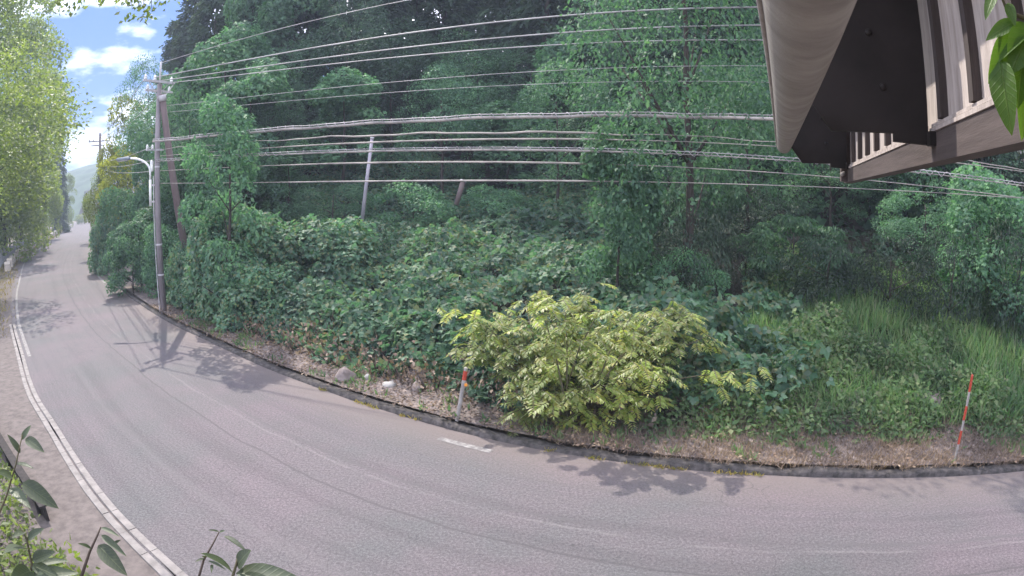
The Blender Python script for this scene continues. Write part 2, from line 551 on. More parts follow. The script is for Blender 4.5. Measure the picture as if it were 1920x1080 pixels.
def road_material():
    m, n, l, p = new_mat('worn asphalt')
    tc = n.new('ShaderNodeTexCoord')
    uv = n.new('ShaderNodeSeparateXYZ')
    l.new(tc.outputs['UV'], uv.inputs['Vector'])

    def noise(scale, detail=5, vec=tc.outputs['Object'], sc=None, rough=.6):
        if sc:
            mp = n.new('ShaderNodeMapping')
            mp.inputs['Scale'].default_value = sc
            l.new(vec, mp.inputs['Vector'])
            vec = mp.outputs['Vector']
        t = n.new('ShaderNodeTexNoise')
        t.inputs['Scale'].default_value = scale
        t.inputs['Detail'].default_value = detail
        t.inputs['Roughness'].default_value = rough
        l.new(vec, t.inputs['Vector'])
        return t.outputs['Fac']

    def ramp(fac, stops):
        r = n.new('ShaderNodeValToRGB')
        e = r.color_ramp.elements
        e[0].position, e[0].color = stops[0][0], (*stops[0][1], 1)
        e[1].position, e[1].color = stops[-1][0], (*stops[-1][1], 1)
        for q, c in stops[1:-1]:
            k = e.new(q)
            k.color = (*c, 1)
        l.new(fac, r.inputs['Fac'])
        return r.outputs['Color']

    def mix(mode, fac, a, b):
        x = n.new('ShaderNodeMixRGB')
        x.blend_type = mode
        for s, v in (('Fac', fac), ('Color1', a), ('Color2', b)):
            if hasattr(v, 'links'):
                l.new(v, x.inputs[s])
            else:
                x.inputs[s].default_value = v if s == 'Fac' else (*v, 1)
        return x.outputs['Color']

    def math_(op, a, b=None):
        x = n.new('ShaderNodeMath')
        x.operation = op
        for i, v in enumerate((a, b)):
            if v is None:
                continue
            if hasattr(v, 'links'):
                l.new(v, x.inputs[i])
            else:
                x.inputs[i].default_value = v
        return x.outputs[0]
    big = ramp(noise(.35, 4), [(.36, (.100, .098, .100)), (.50, (.113, .101, .106)), (.64, (.127, .106, .115))])
    col = mix('MULTIPLY', .85, big, ramp(noise(70, 3, rough=.8), [(.30, (.52, .52, .53)), (.5, (1, 1, 1)), (.70, (1.5, 1.48, 1.46))]))
    col = mix('MULTIPLY', .8, col, ramp(noise(26, 4, rough=.75), [(.37, (.62, .62, .63)), (.5, (1, 1, 1)), (.63, (1.42, 1.40, 1.41))]))
    # streaks worn along the direction of travel
    col = mix('MULTIPLY', .8, col, ramp(noise(2.4, 4, tc.outputs['UV'], (1, .035, 1)), [(.36, (.86, .855, .86)), (.48, (1, 1, 1)), (.62, (1.05, 1.04, 1.04))]))
    # wheel-track bands and the seam between the two paving widths (uv.x = metres from the kerb)
    wob = math_('MULTIPLY', math_('SUBTRACT', noise(.7, 3, tc.outputs['UV'], (.2, 1, 1)), .5), .22)
    ux = math_('ADD', uv.outputs['X'], wob)

    def line(at, half, dark, fac):
        d = math_('ABSOLUTE', math_('SUBTRACT', ux, at))
        k = math_('SUBTRACT', 1.0, math_('MINIMUM', math_('DIVIDE', d, half), 1.0))
        return mix('MIX', math_('MULTIPLY', k, fac), col, dark)
    brk = math_('MULTIPLY', ramp(noise(1.3, 3, tc.outputs['UV'], (1, .5, 1)), [(.42, (0, 0, 0)), (.55, (1, 1, 1))]), .75)
    col = line(2.72, .035, (.065, .06, .062), .75)
    col = line(1.02, .10, (.105, .095, .095), .38)
    col = line(1.30, .07, (.10, .092, .095), .38)
    col = line(1.95, .06, (.10, .092, .095), brk)
    col = line(2.12, .04, (.29, .265, .26), math_('MULTIPLY', brk, .28))
    col = line(4.25, .12, (.13, .12, .122), .35)
    # pale sandy margin by the far kerb
    mar = math_('MULTIPLY', math_('SUBTRACT', 1.0, math_('MINIMUM', math_('DIVIDE', uv.outputs['X'], 1.1), 1.0)), .75)
    col = mix('MIX', mar, col, (.162, .131, .120))
    # fine cracks, only here and there
    vo = n.new('ShaderNodeTexVoronoi')
    vo.feature = 'DISTANCE_TO_EDGE'
    vo.inputs['Scale'].default_value = 2.2
    mp = n.new('ShaderNodeMixRGB')
    mp.inputs['Fac'].default_value = .12
    l.new(tc.outputs['Object'], mp.inputs['Color1'])
    tn = n.new('ShaderNodeTexNoise')
    tn.inputs['Scale'].default_value = 6
    l.new(tc.outputs['Object'], tn.inputs['Vector'])
    l.new(tn.outputs['Color'], mp.inputs['Color2'])
    l.new(mp.outputs['Color'], vo.inputs['Vector'])
    cr = ramp(vo.outputs['Distance'], [(.0, (1, 1, 1)), (.012, (0, 0, 0))])
    where = ramp(noise(.45, 3), [(.50, (0, 0, 0)), (.60, (1, 1, 1))])
    col = mix('MIX', math_('MULTIPLY', math_('MULTIPLY', cr, where), .7), col, (.05, .047, .048))
    l.new(col, p.inputs['Base Color'])
    p.inputs['Roughness'].default_value = .82
    p.inputs['Specular IOR Level'].default_value = .3
    b = n.new('ShaderNodeBump')
    b.inputs['Strength'].default_value = .55
    b.inputs['Distance'].default_value = .012
    l.new(noise(85, 3, rough=.8), b.inputs['Height'])
    l.new(b.outputs['Normal'], p.inputs['Normal'])
    return m


M['road'] = road_material()
wid = np.empty(len(K))
for i, (k, nn) in enumerate(zip(K, KN)):
    rel = L - k
    along = np.abs(rel @ np.array([nn[1], -nn[0]]))
    away = rel @ -nn
    ok = away > 0
    j = np.where(ok, along, 1e9).argmin()
    wid[i] = away[j]
wid = np.clip(wid, 5.0, 8.5)
for _ in range(8):
    wid[1:-1] = (wid[:-2] + wid[1:-1] * 2 + wid[2:]) / 4
ts = np.linspace(0, 1, 15)
P = K[:, None, :] - KN[:, None, :] * (wid[:, None] * ts[None])[..., None]
uvr = np.stack([wid[:, None] * ts[None], np.repeat((np.arange(len(K)) * .5)[:, None], len(ts), 1)], -1)
Zr = np.full(P.shape[:2], .0)
tag(obj('road', grid_mesh('road', np.concatenate([P, Zr[..., None]], 2), M['road'], True, uvr)), kind='structure')

dv = np.array([-.4, 0, .3, .8, 1.5, 2.5, 4, 6, 9])
P = L[:, None, :] - LN[:, None, :] * dv[None, :, None]
M['shoulder'] = noisy('dusty concrete shoulder', (.088, .074, .069), (.155, .130, .121), 5.0, .9, detail=14, bump=.18, bscale=120, c3=(.125, .105, .098))
Zs = np.full(P.shape[:2], -.006)
tag(obj('shoulder', grid_mesh('shoulder', np.concatenate([P, Zs[..., None]], 2), M['shoulder'])), kind='structure')

# kerb on the hill side
m = MB()
sel = [i for i in range(len(K)) if K[i, 0] > -60]
hh = .07 + fbm(K[:, 0] * 3, K[:, 1] * 3, .8, 3) * .12
rows = []
for i in sel:
    k, nn = K[i], KN[i]
    w = fbm(np.array([k[0] * 2.]), np.array([k[1] * 2.]), 1.0, 3)[0] * .05
    rows.append([(*(k + nn * (-.01 + w * .3)), -.02), (*(k + nn * (.015 + w * .5)), hh[i] * .75), (*(k + nn * .05), hh[i]), (*(k + nn * .17), hh[i] + .01), (*(k + nn * .23), hh[i] - .05), (*(k + nn * .24), -.05)])
kerb = obj('kerb', grid_mesh('kerb', np.array(rows)[:, ::-1], M['kerb']))
tag(kerb, kind='structure')

# slot drain on the near side: two rows of concrete blocks and a dark slot between them
drain = obj('drain_channel', None)
tag(drain, kind='structure')
sd = np.arange(len(L)) * .5
s0 = float(sd[((L - np.array([-3.0, 4.35])) ** 2).sum(1).argmin()])
BL = .66
lat = lambda s: np.array([np.interp(s, sd, L[:, 0]), np.interp(s, sd, L[:, 1])])
n_blk = 30


def strip_block(sa, sb, o1, o2, h, z0=-.05):
    rows_ = []
    for s in np.linspace(sa, sb, 4):
        p = lat(s)
        t = lat(s + .2) - lat(s - .2)
        t /= np.linalg.norm(t)
        nn = np.array([-t[1], t[0]])
        a, b = p + nn * o1, p + nn * o2
        rows_.append([(*a, z0), (*a, h - .008), (*(a + (b - a) * .05), h), (*(b + (a - b) * .05), h), (*b, h - .008), (*b, z0)])
    r = np.array(rows_)
    v = r.reshape(-1, 3)
    f = []
    for i in range(3):
        for j in range(5):
            f.append((i * 6 + j, i * 6 + j + 1, i * 6 + 7 + j, i * 6 + 6 + j))
    f += [tuple(range(6))[::-1], tuple(range(18, 24))]
    return v, f


for k in range(n_blk):
    sa = s0 - (k + 1) * BL
    for o1, o2 in ((-.135, -.018), (.018, .135)):
        dz = random.uniform(-.003, .004)
        v, f = strip_block(sa + .006, sa + BL - .006, o1 + random.uniform(-.003, .003), o2, .014 + dz)
        obj('block', mesh_from('block', v, f, M['drain']), drain)
v, f = strip_block(s0 - n_blk * BL, s0, -.019, .019, .0)
obj('slot', mesh_from('slot', v, f, M['slot']), drain)


def paint_material():
    m, n, l, p = new_mat('worn road paint')
    tc = n.new('ShaderNodeTexCoord')
    no = n.new('ShaderNodeTexNoise')
    no.inputs['Scale'].default_value = 9
    no.inputs['Detail'].default_value = 8
    no.inputs['Roughness'].default_value = .7
    l.new(tc.outputs['Object'], no.inputs['Vector'])
    r = n.new('ShaderNodeValToRGB')
    r.color_ramp.elements[0].position, r.color_ramp.elements[0].color = .42, (.13, .118, .116, 1)
    r.color_ramp.elements[1].position, r.color_ramp.elements[1].color = .66, (.30, .285, .275, 1)
    l.new(no.outputs['Fac'], r.inputs['Fac'])
    l.new(r.outputs['Color'], p.inputs['Base Color'])
    p.inputs['Roughness'].default_value = .8
    return m


M['paint'] = paint_material()


def road_line(name, line, nrm, off, s1, s2, width, step=.5):
    i = np.arange(int(s1 / step), int(s2 / step) + 1)
    a = line[i] + nrm[i] * (off - width / 2)
    b = line[i] + nrm[i] * (off + width / 2)
    G = np.stack([np.c_[a, np.full(len(i), .005)], np.c_[b, np.full(len(i), .005)]], 1)
    return tag(obj(name, grid_mesh(name, G, M['paint'], False)), kind='structure')


def s_near(line, xy):
    return float(((line - np.array(xy)) ** 2).sum(1).argmin() * .5)


sK = lambda px, py: s_near(K, gp(px, py)[:2])
sL = lambda px, py: s_near(L, gp(px, py)[:2])
road_line('edge_line', L, LN, .30, sL(100, 452), sL(42, 668), .12)
road_line('edge_line', K, KN, -.42, sK(850, 812), sK(930, 832), .13)
road_line('edge_line', K, KN, -.40, sK(176, 470), sK(205, 530), .13)

# ------------------------------------------------------------------ far mountain
xs = np.linspace(-420, 20, 150)
vsn = np.linspace(0, 1, 36)
G = np.zeros((len(xs), len(vsn), 3))
for i, x in enumerate(xs):
    crest = np.interp(x, [-420, -335, -300, -280, -258, -220, 20], [15, 17, 22.5, 26.5, 33, 34, 34]) + 1.6 * fbm(np.array([x]), np.array([3.0]), .06, 4)[0]
    for j, t in enumerate(vsn):
        y = 180 + t * 110 - x * .12
        h = crest * math.sin(t * math.pi / 2) ** 1.1
        h += 3.2 * fbm(np.array([x]), np.array([y]), .16, 4)[0] * min(1, t * 4)
        G[i, j] = (x, y, h - 1)
tag(obj('mountain', grid_mesh('mountain', G, M['mountain'], False)), kind='structure')

# ------------------------------------------------------------------ summer haze in the valley air
hz = MB()
hz.box((-300, 330, 18.6), (1420, 1300, 39.4))
hm = bpy.data.materials.new('haze air')
hm.use_nodes = True
hn = hm.node_tree.nodes
hn.clear()
ho = hn.new('ShaderNodeOutputMaterial')
pv = hn.new('ShaderNodeVolumePrincipled')
pv.inputs['Color'].default_value = (.72, .82, 1.0, 1)
pv.inputs['Density'].default_value = HAZE
pv.inputs['Anisotropy'].default_value = 0.0
hm.node_tree.links.new(pv.outputs['Volume'], ho.inputs['Volume'])
tag(obj('haze', hz.mesh('haze', hm)), kind='stuff')

# ------------------------------------------------------------------ plant builders
def trunk_mesh(name, H, r0, limbs, seed, m, lean=(0, 0), top=.8):
    r = np.random.default_rng(seed)
    mb = MB()
    pts, rad = [], []
    for k in range(7):
        t = k / 6 * top
        pts.append((lean[0] * t + r.normal() * .05 * H * .1, lean[1] * t + r.normal() * .05 * H * .1, -.3 + t * H))
        rad.append(r0 * (1 - .75 * t / top) * (1.35 if k == 0 else 1))
    mb.tube(pts, rad, 8)
    for (a, z0, ln, up) in limbs:
        k = min(5, int(z0 / H / top * 6))
        b = np.array(pts[k])
        d = np.array([math.cos(a), math.sin(a), up])
        mid = b + d * ln * .5 + np.array([0, 0, .04 * ln])
        mb.tube([b, mid, b + d * ln + np.array([0, 0, .12 * ln])], [rad[k] * .5, rad[k] * .32, rad[k] * .10], 6)
    return mb.mesh(name, m, True)


def lobes_leaves(r, cents, rads, per, size, axis=(0, 0), droop=.35, up=.6, full=-.2):
    Ps, Ns, Us = [], [], []
    for c, rl in zip(cents, rads):
        n = int(per * (rl / np.mean(rads)) ** 2)
        out = np.array([c[0] - axis[0], c[1] - axis[1], 0.0])
        out = out / (np.linalg.norm(out) + 1e-6)
        d = rand_dirs(n * 2, r)
        bias = d @ unit(out * .7 + np.array([0, 0, .8]))
        d = d[bias > full][:n]
        n = len(d)
        sc = rl * r.uniform(.72, 1.08, n)[:, None]
        p = np.array(c) + d * sc * np.array([1.05, 1.05, .82])
        Ps.append(p)
        Ns.append(unit(d * .6 + np.array([0, 0, up]) + r.normal(size=(n, 3)) * .35))
        h = unit(np.c_[d[:, :2], np.zeros(n)] + r.normal(size=(n, 3)) * .6)
        Us.append(h + np.array([0, 0, -droop]))
    Ps, Ns, Us = np.vstack(Ps), np.vstack(Ns), np.vstack(Us)
    return Ps, Ns, Us, size * r.uniform(.7, 1.25, len(Ps))


def broad_proto(seed, H, R, leafm, nl=34, per=260, size=.2, low=.22, tmpl=KITE, droop=.35):
    r = np.random.default_rng(seed)
    cents, rads = [], []
    for k in range(nl):
        t = r.uniform(low, .93)
        e = math.sin(math.pi * (t - low + .12) / (1.15 - low)) ** .7
        a = r.uniform(0, 2 * math.pi)
        q = math.sqrt(r.uniform(.2, .72)) * R * e * (1 + .25 * math.sin(3 * a + seed))
        cents.append((q * math.cos(a), q * math.sin(a), t * H))
        rads.append(R * r.uniform(.19, .42))
    crown = leaves('crown', *lobes_leaves(r, cents, rads, per, size, droop=droop), tmpl, leafm)
    limbs = [(r.uniform(0, 6.28), H * r.uniform(.25, .6), R * r.uniform(.5, .85), r.uniform(.3, .9)) for _ in range(7)]
    return trunk_mesh('trunk', H, .011 * H + .04, limbs, seed, M['bark'], (r.normal() * .4, r.normal() * .4)), crown


def vine_proto(seed, H, R, leafm, n=7000, size=.25):
    """a tree smothered by vines: curtains of leaves from the dome down to the ground"""
    r = np.random.default_rng(seed)
    nl = 26
    cents, rads = [], []
    for k in range(nl):
        t = r.uniform(.08, .92) ** .85
        a = r.uniform(0, 6.28)
        e = math.sqrt(max(0, 1 - t ** 2.4)) * (1 + .2 * math.sin(2 * a + seed)) + .08
        q = R * e * r.uniform(.55, .8)
        cents.append((q * math.cos(a), q * math.sin(a), t * H * .95))
        rads.append(R * r.uniform(.30, .46))
    P_, N_, U_, S_ = lobes_leaves(r, cents, rads, n / nl, size, droop=.55, up=.5, full=-.2)
    k = P_[:, 2] > .05
    crown = leaves('crown', P_[k], N_[k], U_[k], S_[k], TRIFOL, leafm)
    return trunk_mesh('trunk', H, .12, [(1, H * .4, R * .5, .8), (4, H * .5, R * .5, .6)], seed, M['bark']), crown


def cedar_proto(seed, H, R):
    r = np.random.default_rng(seed)
    P_, U_ = [], []
    nb = 190
    for k in range(nb):
        t = .02 + .96 * (k / nb)
        ln = R * (1 - t) ** .62 * r.uniform(.65, 1.1) + .25
        a = r.uniform(0, 6.28)
        d = np.array([math.cos(a), math.sin(a), 0])
        n = int(16 + 55 * ln / R)
        s = np.sqrt(r.uniform(.05, 1, n))
        base = np.array([0, 0, t * H])
        p = base + d * (s * ln)[:, None] + np.array([0, 0, 1.0]) * (.25 * s * ln - .45 * (s ** 2) * ln)[:, None]
        p = p + r.normal(size=(n, 3)) * np.array([.28, .28, .22]) * (.4 + .6 * ln / R)
        P_.append(p)
        U_.append(np.tile(d, (n, 1)) + r.normal(size=(n, 3)) * .55 + np.array([0, 0, -.55]))
    P_, U_ = np.vstack(P_), np.vstack(U_)
    N_ = unit(np.tile([0, 0, 1.0], (len(P_), 1)) + r.normal(size=P_.shape) * .5)
    crown = leaves('crown', P_, N_, U_, r.uniform(.55, .95, len(P_)), SPRAY, M['cedar'])
    return trunk_mesh('trunk', H, .26, [], seed, M['bark'], top=.97), crown


def droop_proto(seed, H, R, leafm):
    r = np.random.default_rng(seed)
    cents, rads = [], []
    for k in range(40):
        a = r.uniform(0, 6.28)
        t = r.uniform(.25, .95)
        q = R * math.sqrt(r.uniform(.2, 1)) * math.sin(math.pi * min(1, t * .85 + .12)) ** .6
        cents.append((q * math.cos(a), q * math.sin(a), H * t))
        rads.append(R * r.uniform(.16, .26))
    crown = leaves('crown', *lobes_leaves(r, cents, rads, 115, .36, droop=1.0, up=.4), NARROW, leafm)
    return trunk_mesh('trunk', H, .10, [(r.uniform(0, 6.28), H * .3, R * .6, .7) for _ in range(5)], seed, M['bark']), crown


PROTO = {
    'broad1': (broad_proto(21, 10, 4.0, M['broad'], size=.19), 10, 4.0),
    'broad2': (broad_proto(22, 10, 3.6, M['broad'], nl=38, size=.17), 10, 3.6),
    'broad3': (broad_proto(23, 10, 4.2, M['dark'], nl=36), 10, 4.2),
    'sapling': (broad_proto(27, 6, 1.7, M['broad'], nl=30, per=150, size=.17, low=.12), 6, 1.7),
    'gold': (broad_proto(28, 9, 3.4, M['golden'], nl=36, per=260, size=.24, low=.06, droop=.1), 9, 3.4),
    'tall': (broad_proto(26, 14, 4.6, M['broad'], nl=64, per=270, size=.18, low=.14), 14, 4.6),
    'over': (broad_proto(29, 14, 5.4, M['sunny'], nl=56, per=260, size=.2, low=.36, droop=.15), 14, 5.4),
    'bush': (broad_proto(24, 3.0, 1.9, M['vine'], nl=26, per=150, size=.15, low=.08), 3, 1.9),
    'darkbush': (broad_proto(25, 3.0, 1.9, M['shadeleaf'], nl=28, per=150, size=.15, low=.05, tmpl=NARROW, droop=.7), 3, 1.9),
    'vine1': (vine_proto(31, 7, 3.0, M['vine']), 7, 3.0),
    'vine2': (vine_proto(32, 8, 2.6, M['vine']), 8, 2.6),
    'vine3': (vine_proto(33, 3.4, 2.0, M['kudzu'], n=5200, size=.24), 3.4, 2.0),
    'cedar1': (cedar_proto(41, 22, 3.4), 22, 3.4),
    'cedar2': (cedar_proto(42, 24, 3.0), 24, 3.0),
    'droop': (droop_proto(51, 5, 2.8, M['broad']), 5, 2.8),
    'sunny1': (broad_proto(61, 18, 5.0, M['sunny'], nl=66, per=330, size=.27, low=.05, droop=.0), 18, 5.0),
    'sunny2': (broad_proto(62, 18, 4.6, M['sunny'], nl=66, per=330, size=.27, low=.05, droop=.0), 18, 4.6),
    'sunny3': (broad_proto(63, 8, 3.4, M['sunny'], nl=32, per=260, size=.2, low=.05), 8, 3.4),
}


def plant(kind, name, x, y, z, h, rad, label, cat, group=None, rz=None):
    (tm, cm), H0, R0 = PROTO[kind]
    t = thing(name, label, cat, (x, y, z), random.uniform(0, 6.28) if rz is None else rz, group)
    t.scale = (rad / R0, rad / R0, h / H0)
    obj('trunk', tm, t)
    obj('crown', cm, t)
    return t


def tree_at(kind, name, px, dist, top_py, width_px, label, cat='tree', group=None, z=None, base_dz=0.0, rz=None):
    v = ray(px, 400)
    t = dist / math.hypot(v[0], v[1])
    x, y = v[0] * t, v[1] * t
    zg = tz(x, y) if z is None else z
    zt = hd(px, top_py, dist)[2]
    rad = width_px / FPX * dist / 2
    return plant(kind, name, x, y, zg + base_dz, max(1.0, zt - zg - base_dz), rad, label, cat, group, rz)


# ------------------------------------------------------------------ trees on the hillside
# along the road to the left, in front of the skyline
tree_at('sunny3', 'roadside_tree', 180, 78, 318, 62, 'small far roadside tree where the road meets the blue mountain', base_dz=-1)
tree_at('sunny3', 'roadside_tree', 206, 54, 300, 100, 'bright yellow-green tree beside the far end of the kerb', base_dz=-1)
tree_at('vine1', 'vine_draped_tree', 226, 41, 352, 104, 'vine-hung mound under the street lamp head', 'shrub', base_dz=-.4)
tree_at('vine2', 'vine_draped_tree', 258, 30, 388, 116, 'low vine-covered mound touching the utility pole on its roadward side', 'shrub', base_dz=-.3)
tree_at('vine3', 'vine_draped_tree', 204, 40, 402, 76, 'leafy mound spilling towards the kerb below the street lamp', 'shrub', base_dz=-.6)
tree_at('bush', 'roadside_shrub', 240, 28.5, 448, 100, 'low shrub filling the verge on the roadward side of the utility pole', 'shrub', base_dz=-.3)
tree_at('broad1', 'roadside_tree', 318, 40, 190, 170, 'broad dim tree filling the gap behind the utility pole and the strut pole')
tree_at('vine1', 'vine_draped_tree', 308, 27, 420, 100, 'leafy vine mound at the back of the utility pole base', 'shrub', base_dz=-.3)
tree_at('gold', 'roadside_tree', 224, 46, 292, 104, 'golden-lit bushy tree behind the street lamp head', base_dz=-1)
tree_at('gold', 'roadside_tree', 244, 55, 186, 110, 'tree with level golden-lit branches on the skyline above the street lamp')
tree_at('vine1', 'vine_draped_tree', 332, 30, 300, 110, 'tall vine column between the utility pole and the strut pole')
tree_at('vine1', 'vine_draped_tree', 290, 38, 250, 90, 'vine-covered tree directly behind the utility pole crossarm cables')
tree_at('tall', 'skyline_tree', 276, 52, 108, 120, 'dark skyline tree behind the top of the utility pole')
tree_at('cedar1', 'cedar_tree', 320, 66, 30, 100, 'tall dark cedar forming the skyline edge against the clouds')
tree_at('cedar2', 'cedar_tree', 352, 60, -60, 110, 'tall dark cedar one step in from the skyline edge')
# the vine-covered trees behind the bank, between the strut pole and the pale leaning pole
tree_at('sapling', 'hillside_tree', 428, 19.0, 172, 165, 'leafy young tree rising out of the vine mounds by the strut pole')
for px, dist, top, w, lab in ((362, 23.4, 446, 110, 'low vine mound hiding the foot of the strut pole'), (440, 21.0, 378, 170, 'high vine mound on the bank under the young leafy tree'), (520, 20.0, 398, 190, 'broad vine mound between the high mound and the pale leaning pole'),
                              (620, 20.5, 402, 190, 'broad vine mound in front of the pale leaning pole'), (408, 20.7, 478, 130, 'vine mound bulging towards the kerb nearest the utility pole'), (490, 18.6, 480, 150, 'vine mound bulging towards the kerb beyond the utility pole')):
    tree_at('vine3', 'vine_draped_shrub', px, dist, top, w, lab, 'shrub', base_dz=-.5)
tree_at('vine1', 'vine_draped_tree', 400, 26.5, 318, 130, 'low vine mound at the foot of the strut pole', 'shrub')
tree_at('vine2', 'vine_draped_tree', 470, 28, 318, 110, 'short vine-covered tree between two taller vine columns')
tree_at('vine2', 'vine_draped_tree', 542, 27, 256, 105, 'narrow vine column crossed by the lower cables')
tree_at('broad2', 'hillside_tree', 470, 36, 190, 120, 'bluish tree behind the vine column, between dark gaps')
tree_at('vine2', 'vine_draped_tree', 645, 31, 128, 150, 'tallest vine-draped tree, above the thick knotted cable')
tree_at('broad3', 'hillside_tree', 585, 34, 205, 90, 'small dim tree beside the tallest vine-draped tree')
tree_at('broad2', 'hillside_tree', 625, 26, 335, 150, 'low leafy tree just beside the pale leaning pole', 'tree')
tree_at('broad3', 'hillside_tree', 770, 36, 95, 200, 'dark leafy tree above the pale leaning pole')
tree_at('bush', 'hillside_shrub', 775, 25.5, 345, 150, 'rounded shrub on the bank between the pale pole and the grey post', 'shrub')
tree_at('bush', 'hillside_shrub', 930, 25.5, 352, 150, 'rounded shrub on the bank beyond the grey post', 'shrub')
tree_at('broad2', 'hillside_tree', 880, 34, 60, 180, 'leafy tree rising behind the middle of the cables')
tree_at('broad1', 'hillside_tree', 1048, 25, 118, 200, 'flat-topped light green tree with a spreading crown below the upper wires')
tree_at('vine2', 'hillside_tree', 1160, 14.4, 225, 150, 'leafy tree at the edge of the dark hollow, cables passing in front')
tree_at('tall', 'hillside_tree', 1290, 15.2, -330, 450, 'big tall light green tree reaching out of the top beside the gutter')
tree_at('broad2', 'hillside_tree', 1405, 20, 110, 190, 'leafy tree behind the end of the gutter')
tree_at('broad3', 'hillside_tree', 1200, 30, -30, 230, 'dark tree behind the big tall light green tree')
tree_at('droop', 'drooping_tree', 1490, 16.5, 405, 210, 'drooping long-leaved tree over the dark hollow below the beam')
tree_at('droop', 'drooping_tree', 1325, 20, 300, 150, 'drooping branches hanging into the dark hollow under the cables')
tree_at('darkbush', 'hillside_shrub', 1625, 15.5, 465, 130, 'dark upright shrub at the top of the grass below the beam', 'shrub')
tree_at('broad2', 'hillside_tree', 1560, 22, 250, 180, 'leafy tree seen below the two dark bracket panels')
tree_at('broad2', 'hillside_tree', 1735, 18.5, 335, 190, 'bushy tree under the long beam')
tree_at('broad3', 'hillside_tree', 1660, 24, 180, 240, 'dark tree hidden behind the beam and boards')
tree_at('vine1', 'vine_draped_tree', 1860, 16.5, 318, 210, 'vine-covered slope tree below the cables beyond the beam')
tree_at('broad3', 'hillside_tree', 1840, 24, 120, 260, 'dark tree behind the boards and the hanging green leaves')
tree_at('bush', 'hillside_shrub', 1290, 14.2, 470, 130, 'leafy shrub in front of the dark hollow', 'shrub')
tree_at('bush', 'hillside_shrub', 1175, 15.2, 462, 130, 'rounded green shrub behind the sunlit yellow bush', 'shrub')

# shaded leafy trees filling the wood between the vine-covered trees and the cedars
r_ = np.random.default_rng(77)
MARKS = [(345, 'the strut pole'), (440, 'the young leafy tree'), (545, 'the narrow vine column'), (650, 'the tallest vine-draped tree'), (760, 'the pale leaning pole'), (868, 'the grey post stub'), (965, 'the rounded shrub beyond the grey post'),
         (1060, 'the flat-topped light green tree'), (1165, 'the tree standing before the cables'), (1290, 'the big tall light green tree'), (1400, 'the dark hollow'), (1490, 'the gutter end'), (1600, 'the bracket panels'), (1720, 'the long beam'), (1840, 'the hanging green leaves')]
for row, (dist, top0, step) in enumerate(((29, 150, 115), (34, 40, 120), (40, -60, 120))):
    for q, px in enumerate(np.arange(360 + 40 * row, 1900, step)):
        if row == 0 and (560 < px < 720 or 980 < px < 1120) or row > 0 and px > 1480 or row == 2 and px > 1250:
            continue
        mark = min(MARKS, key=lambda q_: abs(q_[0] - px))
        lab_ = 'shaded wood tree, %s row, %s %s' % (('front', 'middle', 'rear')[row], 'just before' if px < mark[0] - 28 else ('just past' if px > mark[0] + 28 else 'straight behind'), mark[1])
        tree_at(str(r_.choice(['broad2', 'broad3', 'broad3', 'vine2'])), 'woodland_tree', px + r_.uniform(-25, 25), dist * (1 - .0002 * max(0, px - 1000)) + r_.uniform(-1.5, 1.5), top0 + r_.uniform(-60, 70),
                r_.uniform(150, 230) * 30 / dist, lab_, 'tree', 'shaded trees of the dim wood')

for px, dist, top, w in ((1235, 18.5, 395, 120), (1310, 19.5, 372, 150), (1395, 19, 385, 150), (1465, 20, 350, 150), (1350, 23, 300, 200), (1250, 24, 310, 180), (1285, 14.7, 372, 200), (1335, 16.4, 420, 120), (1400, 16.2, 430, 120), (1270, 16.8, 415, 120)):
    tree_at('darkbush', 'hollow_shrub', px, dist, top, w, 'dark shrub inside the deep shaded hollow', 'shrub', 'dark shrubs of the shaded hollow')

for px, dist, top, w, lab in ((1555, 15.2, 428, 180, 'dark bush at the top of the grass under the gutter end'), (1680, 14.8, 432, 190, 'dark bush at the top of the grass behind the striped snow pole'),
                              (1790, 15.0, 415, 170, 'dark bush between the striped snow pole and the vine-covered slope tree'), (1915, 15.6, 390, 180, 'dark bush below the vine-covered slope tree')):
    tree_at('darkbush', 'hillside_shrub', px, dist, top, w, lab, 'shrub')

# the dark wood above: cedars in rows, behind everything else
for px, dist, top in ((395, 52, -140), (450, 45, -200), (520, 41, -230), (575, 47, -120), (640, 43, -240), (700, 40, -280), (760, 46, -160), (830, 41, -260), (900, 44, -220),
                      (960, 39, -280), (1030, 37, -300), (1095, 42, -220), (1160, 37, -300), (1240, 35, -330), (1330, 34, -330), (1420, 33, -330), (1520, 32, -330), (1620, 31, -330), (1730, 30, -330), (1850, 29, -330)):
    tree_at(random.choice(('cedar1', 'cedar2')), 'cedar_tree', px, dist, top, 5.6 / dist * FPX, 'dark cedar in the dense shaded wood high on the hillside', 'tree', 'cedars in the shaded wood')

for px in range(1090, 1400, 75):
    tree_at(random.choice(('cedar1', 'cedar2')), 'cedar_tree', px, 42 - (px - 1130) * .006, -250, 160, 'dark cedar in the dense shaded wood high on the hillside', 'tree', 'cedars in the shaded wood')

